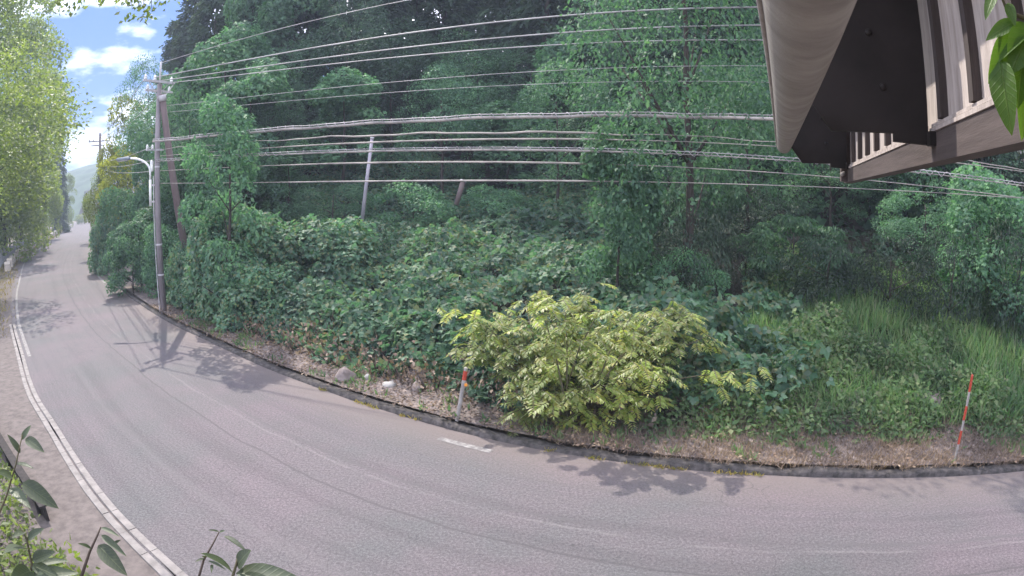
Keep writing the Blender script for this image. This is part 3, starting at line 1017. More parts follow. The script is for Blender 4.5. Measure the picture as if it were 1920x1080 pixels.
# ------------------------------------------------------------------ trees across the road on the left
for kind, px, dist, top, w, lab in (
        ('sunny1', -55, 60, -95, 320, 'big sunlit roadside tree at the very edge of the view'),
        ('sunny2', 6, 70, -70, 230, 'tall sunlit roadside tree, second along the fence side'),
        ('sunny1', 38, 84, 20, 150, 'sunlit roadside tree whose branches reach out to the clouds'),
        ('sunny2', 80, 100, 108, 100, 'sunlit roadside tree above the guard stones'),
        ('sunny3', -34, 70, 330, 110, 'low sunlit tree in front of the pale fence'),
        ('sunny3', 16, 84, 345, 90, 'low sunlit bush behind the pale fence'),
        ('sunny3', 60, 108, 345, 64, 'low sunlit bush behind the row of guard stones'),
        ('sunny3', 92, 138, 350, 46, 'low sunlit bush at the end of the row of guard stones')):
    tree_at(kind, 'roadside_tree', px, dist, top, w, lab, 'tree', None, -.05)
plant('over', 'roadside_tree', -29.0, 21.8, -.05, 14.5, 6.2, 'near roadside tree whose leafy crown overhangs the road edge and frames the sky', 'tree')
tree_at('cedar1', 'cedar_tree', 112, 128, 228, 40, 'dark far cedar beside the road against the clouds', 'tree', None, -.05)
tree_at('sunny2', 'roadside_tree', 127, 165, 320, 32, 'farthest sunlit tree at the road end', 'tree', None, -.05)
tree_at('sunny3', 'roadside_tree', 158, 190, 400, 40, 'low green bush closing the end of the road', 'shrub', None, -.05)

# ------------------------------------------------------------------ undergrowth on the slope
def along_kerb(s_lo, s_hi, d_lo, d_hi, n, r=rng, dpow=1.0):
    s = r.uniform(s_lo, s_hi, n)
    d = d_lo + (d_hi - d_lo) * r.uniform(0, 1, n) ** dpow
    f = s / .5
    i = np.clip(f.astype(int), 0, len(K) - 2)
    t = (f - i)[:, None]
    p = K[i] * (1 - t) + K[i + 1] * t
    nn = unit(KN[i] * (1 - t) + KN[i + 1] * t)
    return p + nn * d[:, None], d, s


S = lambda x: float(np.interp(x, K[:, 0], np.arange(len(K)) * .5))

# kudzu: one mass of three-part leaves over mounds
n = 84000
xy, d, s = along_kerb(S(-24), S(6.5), .95, 16.5, n, dpow=.85)
az_ = np.degrees(np.arctan2(xy[:, 0], xy[:, 1]))
keep = ~((az_ > 12.5 + rng.normal(size=n) * .8) & (az_ < 22) & (d > 4.5)) & ((xy[:, 0] - 5.2 + (fbm(xy[:, 0], xy[:, 1], .6, 3) * 4)) < (d - 4) * .35)
keep &= d > 1.05 + .9 * np.clip(fbm(xy[:, 0] + 3, xy[:, 1] - 8, .8, 3) * 3.0 + .35, 0, 1)
xy, d = xy[keep], d[keep]
xy2, d2, s = along_kerb(S(-22), S(.5), .85, 3.6, 26000, dpow=.9)
k2 = d2 > .95 + .7 * np.clip(fbm(xy2[:, 0] + 3, xy2[:, 1] - 8, .8, 3) * 3.0 + .25, 0, 1)
xy, d = np.vstack([xy, xy2[k2]]), np.concatenate([d, d2[k2]])
n = len(xy)
hump = .62 + 1.5 * fbm(xy[:, 0], xy[:, 1], .55, 3) + .7 * fbm(xy[:, 0], xy[:, 1], 1.5, 2)
front = np.clip((d - 1.0) / 1.3, 0, 1)
depth = rng.uniform(0, 1, n) ** 1.8
low = np.where(d < 2.6, rng.uniform(0, .75, n), 0)
zz = terrain(xy) + np.clip(hump, .12, 1.7) * (.5 + .5 * front) * (1 - depth * .7) - low * .45 * (1 - front)
e = .25
gx = (fbm(xy[:, 0] + e, xy[:, 1], .55, 3) - fbm(xy[:, 0] - e, xy[:, 1], .55, 3)) / (2 * e) * 1.5
gy = (fbm(xy[:, 0], xy[:, 1] + e, .55, 3) - fbm(xy[:, 0], xy[:, 1] - e, .55, 3)) / (2 * e) * 1.5
N = unit(np.c_[-gx * 1.2, -gy * 1.2 - .25, np.ones(n)] + rng.normal(size=(n, 3)) * .38)
U = unit(rng.normal(size=(n, 3)) * .7 + np.array([.05, -.6, -.35]))
tag(obj('kudzu_undergrowth', leaves('kudzu_undergrowth', np.c_[xy, zz], N, U, rng.uniform(.12, .30, n), TRIFOL, M['kudzu'])),
    'dense mass of green kudzu vines covering the bank below the cables', 'undergrowth', kind='stuff')

# shade plants and saplings all over the steep wood floor
n = 42000
xy, d, s = along_kerb(S(-60), S(16), 11, 48, n)
lump = fbm(xy[:, 0] + 7, xy[:, 1], .33, 3)
zz = terrain(xy) + np.clip(.5 + lump * 5.0, .1, 2.6) * rng.uniform(.1, 1, n)
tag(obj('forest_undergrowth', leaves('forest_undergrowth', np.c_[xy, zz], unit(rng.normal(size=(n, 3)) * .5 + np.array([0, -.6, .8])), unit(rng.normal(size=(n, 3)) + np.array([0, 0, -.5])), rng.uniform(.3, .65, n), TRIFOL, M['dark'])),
    'dim low plants on the steep forest floor above the bank', 'undergrowth', kind='stuff')

# dry stalks hanging under the kudzu's edge
n = 1500
xy, d, s = along_kerb(S(-13.5), S(-.5), 1.0, 2.2, n)
k = fbm(xy[:, 0] * 2, xy[:, 1] * 2, .9, 3) > -.10
xy, d = xy[k], d[k]
n = len(xy)
zz = terrain(xy)
STALK = (NARROW[0] * np.array([.28, 1, 1]), NARROW[1])
tag(obj('dry_stalk_thicket', leaves('dry_stalk_thicket', np.c_[xy, zz - .05], rand_dirs(n), unit(np.c_[rng.normal(size=(n, 2)) * .35, np.ones(n)]), rng.uniform(.15, .55, n), STALK, M['stalk'])),
    'brown dry stalks under the front edge of the kudzu', 'undergrowth', kind='stuff')

n = 3000
xy, d, s = along_kerb(S(-13.5), S(2), .8, 1.7, n)
zz = terrain(xy) + rng.uniform(0, 1, n) ** 1.5 * .55
tag(obj('dry_bank_leaves', leaves('dry_bank_leaves', np.c_[xy, zz], rand_dirs(n) + np.array([0, -.5, .4]), rand_dirs(n) + np.array([0, 0, -.8]), rng.uniform(.06, .15, n), KITE, M['litter'])),
    'withered brown leaves hanging on the bank below the kudzu', 'litter', kind='stuff')

# fallen leaves and stubble on the verge
n = 17000
xy, d, s = along_kerb(S(-14), S(9.5), .06, 1.8, n)
k = (xy[:, 0] < 2) | (rng.uniform(0, 1, n) < .35)
xy, d = xy[k], d[k]
n = len(xy)
zz = np.maximum(terrain(xy), np.where(d < .24, .13, 0)) + rng.uniform(.015, .09, n)
tag(obj('leaf_litter', leaves('leaf_litter', np.c_[xy, zz], unit(rng.normal(size=(n, 3)) * .4 + np.array([0, 0, 1])), rand_dirs(n) * np.array([1, 1, .25]), rng.uniform(.03, .095, n), KITE, M['litter'])),
    'dead leaves scattered over the verge behind the kerb', 'litter', kind='stuff')
n = 24000
xy, d, s = along_kerb(S(.5), S(11), .10, 1.9, n)
zz = terrain(xy)
tag(obj('dry_grass_stubble', leaves('dry_grass_stubble', np.c_[xy, zz], rand_dirs(n), unit(np.c_[rng.normal(size=(n, 2)) * .6, np.ones(n)]), rng.uniform(.07, .2, n), BLADE, M['straw'])),
    'cut brownish grass stubble along the verge', 'grass', kind='stuff')
# sparse green tufts in the gutter line of the road
n = 1500
xy, d, s = along_kerb(S(-4), S(4), -.07, .03, n)
k = fbm(xy[:, 0], xy[:, 1], 2.2, 2) > -.02
xy = xy[k]
n = len(xy)
tag(obj('kerb_moss_grass', leaves('kerb_moss_grass', np.c_[xy, np.full(n, .0)], rand_dirs(n), unit(np.c_[rng.normal(size=(n, 2)) * .9, np.ones(n)]), rng.uniform(.03, .09, n), NARROW, M['gold'])),
    'thin line of yellow-green weeds growing along the foot of the kerb', 'grass', kind='stuff')

n = 5200
xy, d, s = along_kerb(S(-12), S(9), .2, 1.2, n)
k = fbm(xy[:, 0] * 1.5 + 31, xy[:, 1] * 1.5, 1.1, 3) > .03
xy, d = xy[k], d[k]
n = len(xy)
tag(obj('verge_tufts', leaves('verge_tufts', np.c_[xy, terrain(xy)], rand_dirs(n), unit(np.c_[rng.normal(size=(n, 2)) * .7, np.ones(n)]), rng.uniform(.06, .22, n), NARROW, M['weed'])),
    'scattered green tufts growing out of the leaf litter behind the kerb', 'grass', kind='stuff')

# grass slope to the right
n = 46000
xy, d, s = along_kerb(S(2.2), S(15), 1.5, 10.5, n, dpow=.8)
az_ = np.degrees(np.arctan2(xy[:, 0], xy[:, 1]))
keep = ~((az_ > 10) & (az_ < 24 + rng.normal(size=n)) & (d > 4.8)) & (d < 6.6 + rng.normal(size=n) * .6) & ((xy[:, 0] - 4.0 + fbm(xy[:, 0], xy[:, 1], .6, 3) * 4) > (d - 4) * .30 - 1.0)
xy, d = xy[keep], d[keep]
n = len(xy)
tall = .36 + .85 * np.clip(fbm(xy[:, 0] + 40, xy[:, 1], .45, 3) + .02, 0, 1) + .35 * np.clip((d - 3.5) / 4, 0, 1) + .5 * np.clip((xy[:, 0] - 9) / 4, 0, 1)
tag(obj('tall_grass', leaves('tall_grass', np.c_[xy, terrain(xy)], rand_dirs(n), unit(np.c_[rng.normal(size=(n, 2)) * .42, np.ones(n)]), tall * rng.uniform(.5, 1.15, n), BLADE, M['grass'])),
    'tall green grass growing on the slope behind the verge', 'grass', kind='stuff')
n = 60000
xy, d, s = along_kerb(S(1.5), S(15), 1.0, 10, n, dpow=.9)
az_ = np.degrees(np.arctan2(xy[:, 0], xy[:, 1]))
k = ~((az_ > 10) & (az_ < 24) & (d > 5.2))
xy, d = xy[k], d[k]
bump = fbm(xy[:, 0] + 11, xy[:, 1] - 5, .9, 3)
k = bump > -.30 + rng.normal(size=len(xy)) * .05
xy, d, bump = xy[k], d[k], bump[k]
n = len(xy)
zz = terrain(xy) + np.clip(.32 + bump * 2.2, .08, 1.0) * rng.uniform(.25, 1, n) * np.clip((d - 1.1) / .8, .25, 1)
tag(obj('weed_undergrowth', leaves('weed_undergrowth', np.c_[xy, zz], unit(rng.normal(size=(n, 3)) * .42 + np.array([0, -.3, 1])), unit(rng.normal(size=(n, 3)) * .7 + np.array([0, -.4, -.15])), rng.uniform(.05, .16, n), KITE, M['weed'])),
    'mixed leafy weeds growing through the tall grass', 'undergrowth', kind='stuff')
n = 26000
xy, d, s = along_kerb(S(1.8), S(14), .7, 4.2, n, dpow=.9)
k = d > .72 + 1.1 * np.clip(.25 + 2.5 * fbm(xy[:, 0] * 1.3, xy[:, 1] * 1.3, .7, 3), 0, 1)
xy, d = xy[k], d[k]
n = len(xy)
zz = terrain(xy) + np.clip(.16 + .9 * fbm(xy[:, 0], xy[:, 1], 1.3, 3), .04, .6) * rng.uniform(.2, 1, n) * np.clip((d - .5) / .9, .3, 1)
tag(obj('verge_weeds', leaves('verge_weeds', np.c_[xy, zz], unit(rng.normal(size=(n, 3)) * .42 + np.array([0, -.3, 1])), unit(rng.normal(size=(n, 3)) * .7 + np.array([0, -.4, -.1])), rng.uniform(.045, .14, n), KITE, M['weed'])),
    'low bright weeds spreading from the slope over the brown verge', 'undergrowth', kind='stuff')

# golden verge on the far left of the road
i = np.where((L[:, 0] < -17) & (L[:, 0] > -120))[0]
n = 16000
j = rng.choice(i, n)
off = rng.uniform(.15, 4.2, n) ** 1.0
xy = L[j] - LN[j] * off[:, None] + rng.normal(size=(n, 2)) * .2
tag(obj('golden_roadside_grass', leaves('golden_roadside_grass', np.c_[xy, np.full(n, -.05)], rand_dirs(n), unit(np.c_[rng.normal(size=(n, 2)) * .5, np.ones(n)]), rng.uniform(.12, .42, n) * (.7 + off / 6), tuple([BLADE[0] * np.array([2.2, 1, 1]), BLADE[1]]), M['gold'])),
    'golden dry grass on the far side of the road before the fence', 'grass', kind='stuff')
# weeds and low plants at the bottom left corner
n = 5200
qx, qy = rng.uniform(-140, 210, n), rng.uniform(800, 1150, n)
k = np.where(qy > 985, qx < (qy - 955) * 1.25 + rng.normal(size=n) * 12, qx < 85 * (qy - 770) / 195 - 26)
qx, qy = qx[k], qy[k]
n = len(qx)
xy = np.array([gp(a_, b_)[:2] for a_, b_ in zip(qx, qy)])
zz = .0 + rng.uniform(0, 1, n) ** 2.2 * .4
tag(obj('corner_weeds', leaves('corner_weeds', np.c_[xy, zz], unit(rng.normal(size=(n, 3)) * .5 + np.array([0, 0, 1])), rand_dirs(n), rng.uniform(.06, .15, n), KITE, M['sunny'])),
    'sunlit yellow-green weeds behind the dark rail in the near corner', 'undergrowth', kind='stuff')

# ------------------------------------------------------------------ the sunlit yellow-green bush
def pinnate(r, origins, dirs, lens, nleaf=9, size=.105):
    Ps, Ns, Us, Ss = [], [], [], []
    mb = MB()
    for o, dd, ln in zip(origins, dirs, lens):
        side = unit(np.cross(dd, [0, 0, 1.0]))
        pts = []
        for k in range(6):
            t = k / 5
            pts.append(o + dd * ln * t + np.array([0, 0, -.20 * ln * t * t]))
        mb.tube(pts, [.006, .005, .005, .004, .004, .002], 3, False)
        for k in range(nleaf):
            t = .22 + .78 * k / (nleaf - 1)
            a = t * 5
            i0 = min(4, int(a))
            c = pts[i0] + (pts[i0 + 1] - pts[i0]) * (a - i0)
            fw = unit(pts[i0 + 1] - pts[i0])
            up = unit(np.cross(side, fw))
            for sg in ((-1, 1) if k < nleaf - 1 else (0,)):
                Ps.append(c)
                Us.append(side * sg * .9 + fw * (.55 if sg else 1) + np.array([0, 0, -.10]) + r.normal(size=3) * .12)
                Ns.append(up + np.array(SUN) * 1.0 + np.array([0, -.15, .5]) + r.normal(size=3) * .28)
                Ss.append(size * (.75 + .5 * math.sin(math.pi * t)) * r.uniform(.85, 1.15))
    return (np.array(Ps), np.array(Ns), np.array(Us), np.array(Ss)), mb


LEAFLET = (np.array([(0, 0, 0), (.19, .35, .03), (0, 1, -.08), (-.19, .35, .03)]), np.array([(0, 1, 2), (0, 2, 3)]))


def sumac(label, tips, base, seed):
    """tips: list of (px, py, distance) where shoots end"""
    r = np.random.default_rng(seed)
    t = thing('sunlit_bush', label, 'bush', base)
    b = np.array(base)
    stems = MB()
    org, drs, lns = [], [], []
    for (px, py, ds, nf) in tips:
        e = hd(px, py, ds) - b
        s0_ = np.array([r.normal() * .25, r.normal() * .12, -.05])
        mid = s0_ + (e - s0_) * .55 + np.array([0, 0, .22])
        stems.tube([s0_, (s0_ + mid) / 2 + r.normal(size=3) * .05, mid, e], [.022, .017, .012, .006], 5)
        for k in range(nf):
            q = r.uniform(.35, 1.0) if k > 2 else 1.0
            o = mid + (e - mid) * ((q - .35) / .65)
            a = r.uniform(0, 6.28)
            dd = np.array([math.cos(a), math.sin(a) - .75, r.uniform(-.25, .22) - .12])
            org.append(o + r.normal(size=3) * np.array([.13, .12, .08]))
            drs.append(unit(dd))
            lns.append(r.uniform(.24, .48))
    lf, rach = pinnate(r, org, drs, lns)
    obj('stem', stems.mesh('stem', M['stem'], True), t)
    obj('rachis', rach.mesh('rachis', M['stem']), t)['kind'] = 'stuff'
    obj('foliage', leaves('foliage', *lf, LEAFLET, M['sumac']), t)
    return t


tips = []
for px, py, ds, nf in ((1060, 568, 9.3, 5), (1125, 580, 9.2, 5), (1185, 592, 9.15, 5), (1015, 580, 9.45, 4), (1240, 600, 9.3, 4), (870, 640, 11.0, 9), (975, 772, 9.75, 4), (1040, 778, 9.65, 4), (1110, 775, 9.6, 4), (1180, 768, 9.65, 4), (1235, 745, 9.8, 4), (950, 705, 10.8, 8), (980, 735, 10.7, 8), (1040, 650, 10.8, 10), (1150, 640, 10.8, 10), (1090, 540, 11.4, 7), (1240, 690, 10.6, 6), (1290, 600, 11.2, 7), (880, 590, 11.2, 9), (930, 590, 11.3, 10), (915, 650, 10.8, 9), (985, 565, 11.4, 10), (1010, 545, 11.6, 10), (1040, 610, 10.9, 12), (1075, 575, 11.4, 12), (1090, 555, 11.6, 9),
                       (1110, 625, 10.8, 12), (1150, 590, 11.2, 12), (1180, 610, 11.0, 12), (1130, 680, 10.5, 10), (1060, 690, 10.5, 10), (1000, 680, 10.6, 10), (960, 640, 10.9, 10), (1210, 590, 11.3, 9),
                       (1255, 570, 11.6, 8), (1300, 590, 11.4, 8), (1270, 620, 11.1, 9), (1220, 650, 10.8, 8), (1325, 630, 11.2, 5), (900, 610, 11.0, 8), (1030, 740, 10.2, 6), (1100, 730, 10.3, 6), (1170, 730, 10.3, 5), (1195, 690, 10.5, 5), (845, 575, 11.6, 3), (1400, 690, 10.9, 3)):
    tips.append((px, py, ds if ds < 10 else 9.35 + (760 - py) / 215 * 2.0 + (ds - 10.9) * .25, int(nf * 1.8) + 6))
bx, by = hd(1085, 790, 9.9)[:2]
sumac('yellow-green bush with feathery leaves lit by the sun above the kerb', tips, (bx, by, tz(bx, by)), 5)

# ------------------------------------------------------------------ rocks on the verge
def rock(px, py, size, mname, label, dz=0.0):
    x, y, _ = gp(px, py, .2)
    r = np.random.default_rng(int(px))
    bm_v, bm_f = [], []
    nu, nv = 9, 6
    for i in range(nv + 1):
        for j in range(nu):
            th, ph = math.pi * i / nv, 2 * math.pi * j / nu
            d = np.array([math.sin(th) * math.cos(ph), math.sin(th) * math.sin(ph), math.cos(th)])
            q = 1 + .22 * math.sin(3.1 * d[0] + px) + .18 * math.sin(4.3 * d[1] + py) + (r.normal() * .06 if 0 < i < nv else 0)
            bm_v.append(d * q * np.array(size) / 2)
    for i in range(nv):
        for j in range(nu):
            bm_f.append((i * nu + j, i * nu + (j + 1) % nu, (i + 1) * nu + (j + 1) % nu, (i + 1) * nu + j))
    o = obj('rock', mesh_from('rock', bm_v, bm_f, M[mname], True), None, (x, y, tz(x, y) + size[2] * .08 + dz))
    o.rotation_euler = (0, 0, r.uniform(0, 6))
    return tag(o, label, 'rock')


rock(648, 706, (.62, .45, .42), 'stone', 'brown boulder half buried in dry leaves on the verge')
rock(730, 720, (.34, .26, .18), 'palestone', 'white stone lying on the verge beside the kerb')
rock(688, 706, (.24, .2, .2), 'palestone', 'small pale stone between the boulder and the white stone')
rock(780, 728, (.3, .24, .26), 'stone', 'grey-brown stone nearest the short roadside pole')
rock(1745, 772, (.7, .5, .3), 'stone', 'flat grey rock in the grass beside the striped snow pole')

# ------------------------------------------------------------------ snow poles
def snow_pole(base_px, top_px, dist_top, rad, bands, label, gx_=None):
    x, y, _ = gp(*base_px, .14)
    b = np.array([x, y, tz(x, y) - .02])
    v = ray(*top_px)
    # the top lies above the base, tipped a little: take it at the same horizontal distance
    e = hd(*top_px, math.hypot(x, y) * dist_top)
    t = thing('snow_pole', label, 'roadside pole', tuple(b))
    ax = e - b
    cuts = [0] + [q for q, _ in bands]
    for k, (q, mn) in enumerate(bands):
        mb = MB()
        a0, a1 = cuts[k], q
        mb.tube([ax * a0, ax * a1], rad * (1.0 if mn == 'white' else 1.04), 12)
        obj('band', mb.mesh('band', M[mn]), t)
    cap = MB()
    cap.tube([ax, ax * 1.012], [rad * 1.02, rad * .5], 12)
    obj('cap', cap.mesh('cap', M[bands[-1][1]]), t)
    return t, ax


snow_pole((1790, 862), (1823, 704), 1.0, .022, [(.22, 'white'), (.38, 'red'), (.50, 'white'), (.66, 'red'), (.82, 'white'), (1, 'red')], 'thin red and white striped snow pole standing in the stubble')
sp, ax = snow_pole((857, 784), (874, 690), 1.0, .035, [(.78, 'white'), (.95, 'red'), (1, 'white')], 'short whitish roadside pole with one red band by the bush')
mb = MB()
mb.tube([ax * .70 + np.array([.045, -.03, 0]), ax * .70 + np.array([.045, -.045, 0])], .028, 10)
obj('reflector', mb.mesh('reflector', M['orange']), sp)

# ------------------------------------------------------------------ utility poles
PX, PY = -12.7, 19.2
PB = np.array([PX, PY, tz(PX, PY)])
WD = unit(np.array([1.0, -.38, 0]))          # the way the wires run
XD = np.array([-WD[1], WD[0], 0])            # crossarm direction, away from the road


def insulator(parent, loc, s=1.0, down=False):
    mb = MB()
    prof = [(.02, 0), (.055, .01), (.06, .05), (.035, .06), (.06, .08), (.055, .12), (.03, .14), (.035, .17), (.01, .18)]
    mb.lathe((0, 0, 0), [(a * s, b * s) for a, b in prof], 8)
    o = obj('insulator', mb.mesh('insulator', M['porcelain'], True), parent, loc)
    return o


pole = thing('utility_pole', 'tall concrete utility pole with crossarms at the kerb', 'utility pole', tuple(PB))
mb = MB()
H_POLE = 9.0 - PB[2]
mb.tube([(0, 0, -.3), (0, 0, H_POLE * .5), (0, 0, H_POLE - .6)], [.13, .112, .09], 14)
obj('shaft', mb.mesh('shaft', M['pole'], True), pole)
mb = MB()
mb.tube([(0, 0, H_POLE - .62), (0, 0, H_POLE + .25)], .04, 8)
obj('mast', mb.mesh('mast', M['galv'], True), pole)
z1 = 8.45 - PB[2]
for dz, ln, sh in ((0, 1.5, -.15), (-.28, 1.3, .1)):
    mb = MB()
    o_ = np.array([0, 0, z1 + dz]) + WD * (.16 if dz == 0 else -.16)
    mb.box(o_ + XD * sh, (ln, .075, .075), (XD, WD, (0, 0, 1)))
    obj('crossarm', mb.mesh('crossarm', M['galv']), pole)
for q in (-.8, -.35, .45):
    insulator(pole, tuple(np.array([0, 0, z1 + .04]) + WD * .16 + XD * q), 1.1)
for q in (-.45, .6):
    insulator(pole, tuple(np.array([0, 0, z1 - .24]) - WD * .16 + XD * q), 1.0)
for sg in (-1, 1):
    mb = MB()
    mb.tube([np.array([0, 0, z1 - .75]) + WD * .12, np.array([0, 0, z1 - .03]) + WD * .13 + XD * sg * .6], .018, 6)
    obj('brace', mb.mesh('brace', M['galv']), pole)
z2 = 5.95 - PB[2]
mb = MB()
mb.box(np.array([0, 0, z2]) - XD * .25 + WD * .17, (.8, .06, .06), (XD, WD, (0, 0, 1)))
obj('crossarm', mb.mesh('crossarm', M['galv']), pole)
for q in (-.6, -.35):
    insulator(pole, tuple(np.array([0, 0, z2 + .03]) - XD * (-q) + WD * .17), .9)
mb = MB()
mb.lathe((-.22, -.05, z2 - .75), [(.05, 0), (.07, .05), (.07, .35), (.04, .42)], 10)
obj('junction_box', mb.mesh('junction_box', M['porcelain'], True), pole)
for k, zz_ in enumerate((1.3, 2.4, 5.2)):
    mb = MB()
    rr = .13 - .008 * zz_ / 1.5
    mb.lathe((0, 0, zz_), [(rr + .004, 0), (rr + .008, .01), (rr + .008, .05), (rr + .004, .06)], 14)
    obj('band', mb.mesh('band', M['galv']), pole)
mb = MB()
mb.tube([(-.10, -.15, .0), (-.09, -.135, 4.9)], .016, 6)
obj('conduit', mb.mesh('conduit', M['galv']), pole)

# strut pole leaning on it from the slope
bs = hd(360, 440, 24.0)
bs[2] = tz(bs[0], bs[1])
strut = thing('strut_pole', 'brown leaning strut pole propped from the slope against the utility pole', 'strut pole', tuple(bs))
mb = MB()
te = np.array([PX, PY, 8.0]) + WD * .2 - bs
mb.tube([np.array([0, 0, -.3]), te * .5, te], [.16, .14, .12], 12)
obj('shaft', mb.mesh('shaft', M['strut'], True), strut)
mb = MB()
mb.tube([te * .965, te * .995], .15, 12)
obj('clamp', mb.mesh('clamp', M['galv'], True), strut)

# street lamp on the pole
lz = 3.95
LB = np.array([PX, PY, lz]) + np.array([-.25, -.12, 0])
lamp = thing('street_lamp', 'white curved street lamp arm fixed to the utility pole', 'street lamp', tuple(LB))
od = unit(np.array([-1.0, -.22, 0]))
mb = MB()
mb.tube([(0, 0, 0), (0, 0, .95)], .055, 10)
obj('base_tube', mb.mesh('base_tube', M['porcelain'], True), lamp)
arm = [np.array([0, 0, .9]), np.array([0, 0, 1.25])]
for k in range(1, 8):
    a = k / 7 * math.pi / 2 * .96
    arm.append(np.array([0, 0, 1.25]) + od * (.95 * (1 - math.cos(a))) + np.array([0, 0, .55 * math.sin(a)]))
mb = MB()
mb.tube(arm, .042, 10)
obj('arm', mb.mesh('arm', M['porcelain'], True), lamp)
tip = arm[-1]
mb = MB()
mb.tube([tip - od * .05, tip + od * .06, tip + od * .52, tip + od * .58], [.045, .075, .065, .03], 10)
obj('lamp_head', mb.mesh('lamp_head', M['lampgrey'], True), lamp)
mb = MB()
sd2 = np.array([-od[1], od[0], 0])
mb.box(tip + od * .3 + np.array([0, 0, -.068]), (.40, .09, .03), (od, sd2, (0, 0, 1)))
obj('diffuser', mb.mesh('diffuser', M['white']), lamp)
for zz_ in (.15, .75):
    mb = MB()
    mb.box((.12, .06, zz_), (.28, .05, .06), ((.9, .43, 0), (-.43, .9, 0), (0, 0, 1)))
    obj('bracket', mb.mesh('bracket', M['galv']), lamp)

# far pole with its strut
FP = hd(187, 300, 62.0)
FP[2] = 0.4
far = thing('utility_pole', 'distant utility pole standing against the clouds at the road end', 'utility pole', tuple(FP))
ftop = hd(187, 250, 62.0)[2] - FP[2]
mb = MB()
mb.tube([(0, 0, -.5), (0, 0, ftop)], [.2, .13], 10)
obj('shaft', mb.mesh('shaft', M['pole'], True), far)
for zz_, l_ in ((ftop - .75, 2.1), (ftop - 1.15, 1.5)):
    mb = MB()
    mb.box((-.25, 0, zz_), (l_, .1, .1), ((.8, .6, 0), (-.6, .8, 0), (0, 0, 1)))
    obj('crossarm', mb.mesh('crossarm', M['pole']), far)
for q in (-.95, -.5, .5):
    insulator(far, (q * .8 - .25, q * .6, ftop - .7), 1.3)
fb = hd(203, 330, 63.5)
strut2 = thing('strut_pole', 'distant leaning strut pole beside the far utility pole', 'strut pole', (fb[0], fb[1], .8))
mb = MB()
e_ = np.array([FP[0], FP[1], FP[2] + ftop - .9]) - np.array([fb[0], fb[1], .8])
mb.tube([(0, 0, -.5), e_ * .5, e_], [.17, .15, .13], 10)
obj('shaft', mb.mesh('shaft', M['pole'], True), strut2)

# next pole along the wires, past the edge of the view
EX = 21.5
EY = PY - .38 * (EX - PX)
ep = thing('utility_pole', 'concrete utility pole carrying the wires past the grass slope', 'utility pole', (EX, EY, tz(EX, EY)))
mb = MB()
mb.tube([(0, 0, -.3), (0, 0, 9.0)], [.17, .12], 12)
obj('shaft', mb.mesh('shaft', M['pole'], True), ep)
mb = MB()
mb.box((0, 0, 8.0), (1.6, .08, .08), (XD, WD, (0, 0, 1)))
obj('crossarm', mb.mesh('crossarm', M['galv']), ep)

# ------------------------------------------------------------------ wires
def wire_curve(pts, off):
    """(px, py) sightings of a wire that runs over the line pole - next pole, shifted sideways by off; returns a sagging 3-D curve"""
    xs_, zs_ = [], []
    rhs = PY - .38 * (0 - PX) + off * math.sqrt(1 + .38 ** 2)
    for (px, py) in pts:
        v = ray(px, py)
        h = math.hypot(v[0], v[1])
        Dd = rhs / (v[1] / h + .38 * v[0] / h)
        xs_.append(Dd * v[0] / h)
        zs_.append(CAM_H + Dd * v[2] / h)
    return xs_, zs_, rhs


def wire(pts, off, rad, label, cat, z_start=None, mname='wire', bundle=False, x_end=EX, group=None, wav=0.0, x_start=None, sheath=None):
    sheath = (mname == 'bundle' and not (bundle and wav)) if sheath is None else sheath
    xs_, zs_, rhs = wire_curve(pts, off)
    w = np.ones(len(xs_))
    if z_start is not None:
        xs_.append(PX)
        zs_.append(z_start)
        w = np.append(w, 3.0)
    co = np.polyfit(xs_, zs_, 2, w=w)
    xa = np.linspace(PX if x_start is None else x_start, x_end, 90)
    za = np.polyval(co, xa)
    ya = rhs - .38 * xa
    o0 = np.array([xa[0], ya[0], za[0]])
    ph = random.uniform(0, 6)
    pts3 = [np.array([a, b, c + wav * (math.sin(a * 2.1 + ph) + .6 * math.sin(a * 4.7 + ph * 2))]) - o0 for a, b, c in zip(xa, ya, za)]
    mb = MB()
    rp_ = [rad * (.42 + .58 * float(np.clip((a + 7.5) / 2.5, 0, 1) * np.clip((3.2 - a) / 1.6, 0, 1))) if sheath else rad for a in xa]
    mb.tube(pts3, rp_, 6)
    me = mb.mesh('cable', M[mname], True)
    if not bundle:
        o = obj('overhead_wire', me, None, tuple(o0))
        return tag(o, label, cat, group)
    t = thing('overhead_cable', label, cat, tuple(o0), 0, group)
    obj('cable', me, t)
    mb = MB()
    mb.tube([p + np.array([0, 0, rad * 1.9]) for p in pts3], rad * .32, 5)
    obj('messenger_wire', mb.mesh('messenger_wire', M['wire'], True), t)
    # spiral hanger wound round cable and messenger
    mb = MB()
    ln = np.linalg.norm(pts3[-1] - pts3[0])
    turns = int(ln / .30)
    P3 = np.array(pts3)
    q = np.linspace(0, len(P3) - 1, turns * 7)
    cc = np.stack([np.interp(q, np.arange(len(P3)), P3[:, k]) for k in range(3)], 1)
    ang = np.linspace(0, turns * 2 * math.pi, len(q))
    rr = rad * 1.75
    perp = np.array([XD[0], XD[1], 0])
    cc = cc + np.outer(np.cos(ang) * rr * .8, perp) + np.outer(np.sin(ang) * rr + rad * .75, [0, 0, 1])
    mb.tube(list(cc), rad * .26, 4)
    obj('spiral_hanger', mb.mesh('spiral_hanger', M['wire'], True), t)
    return t


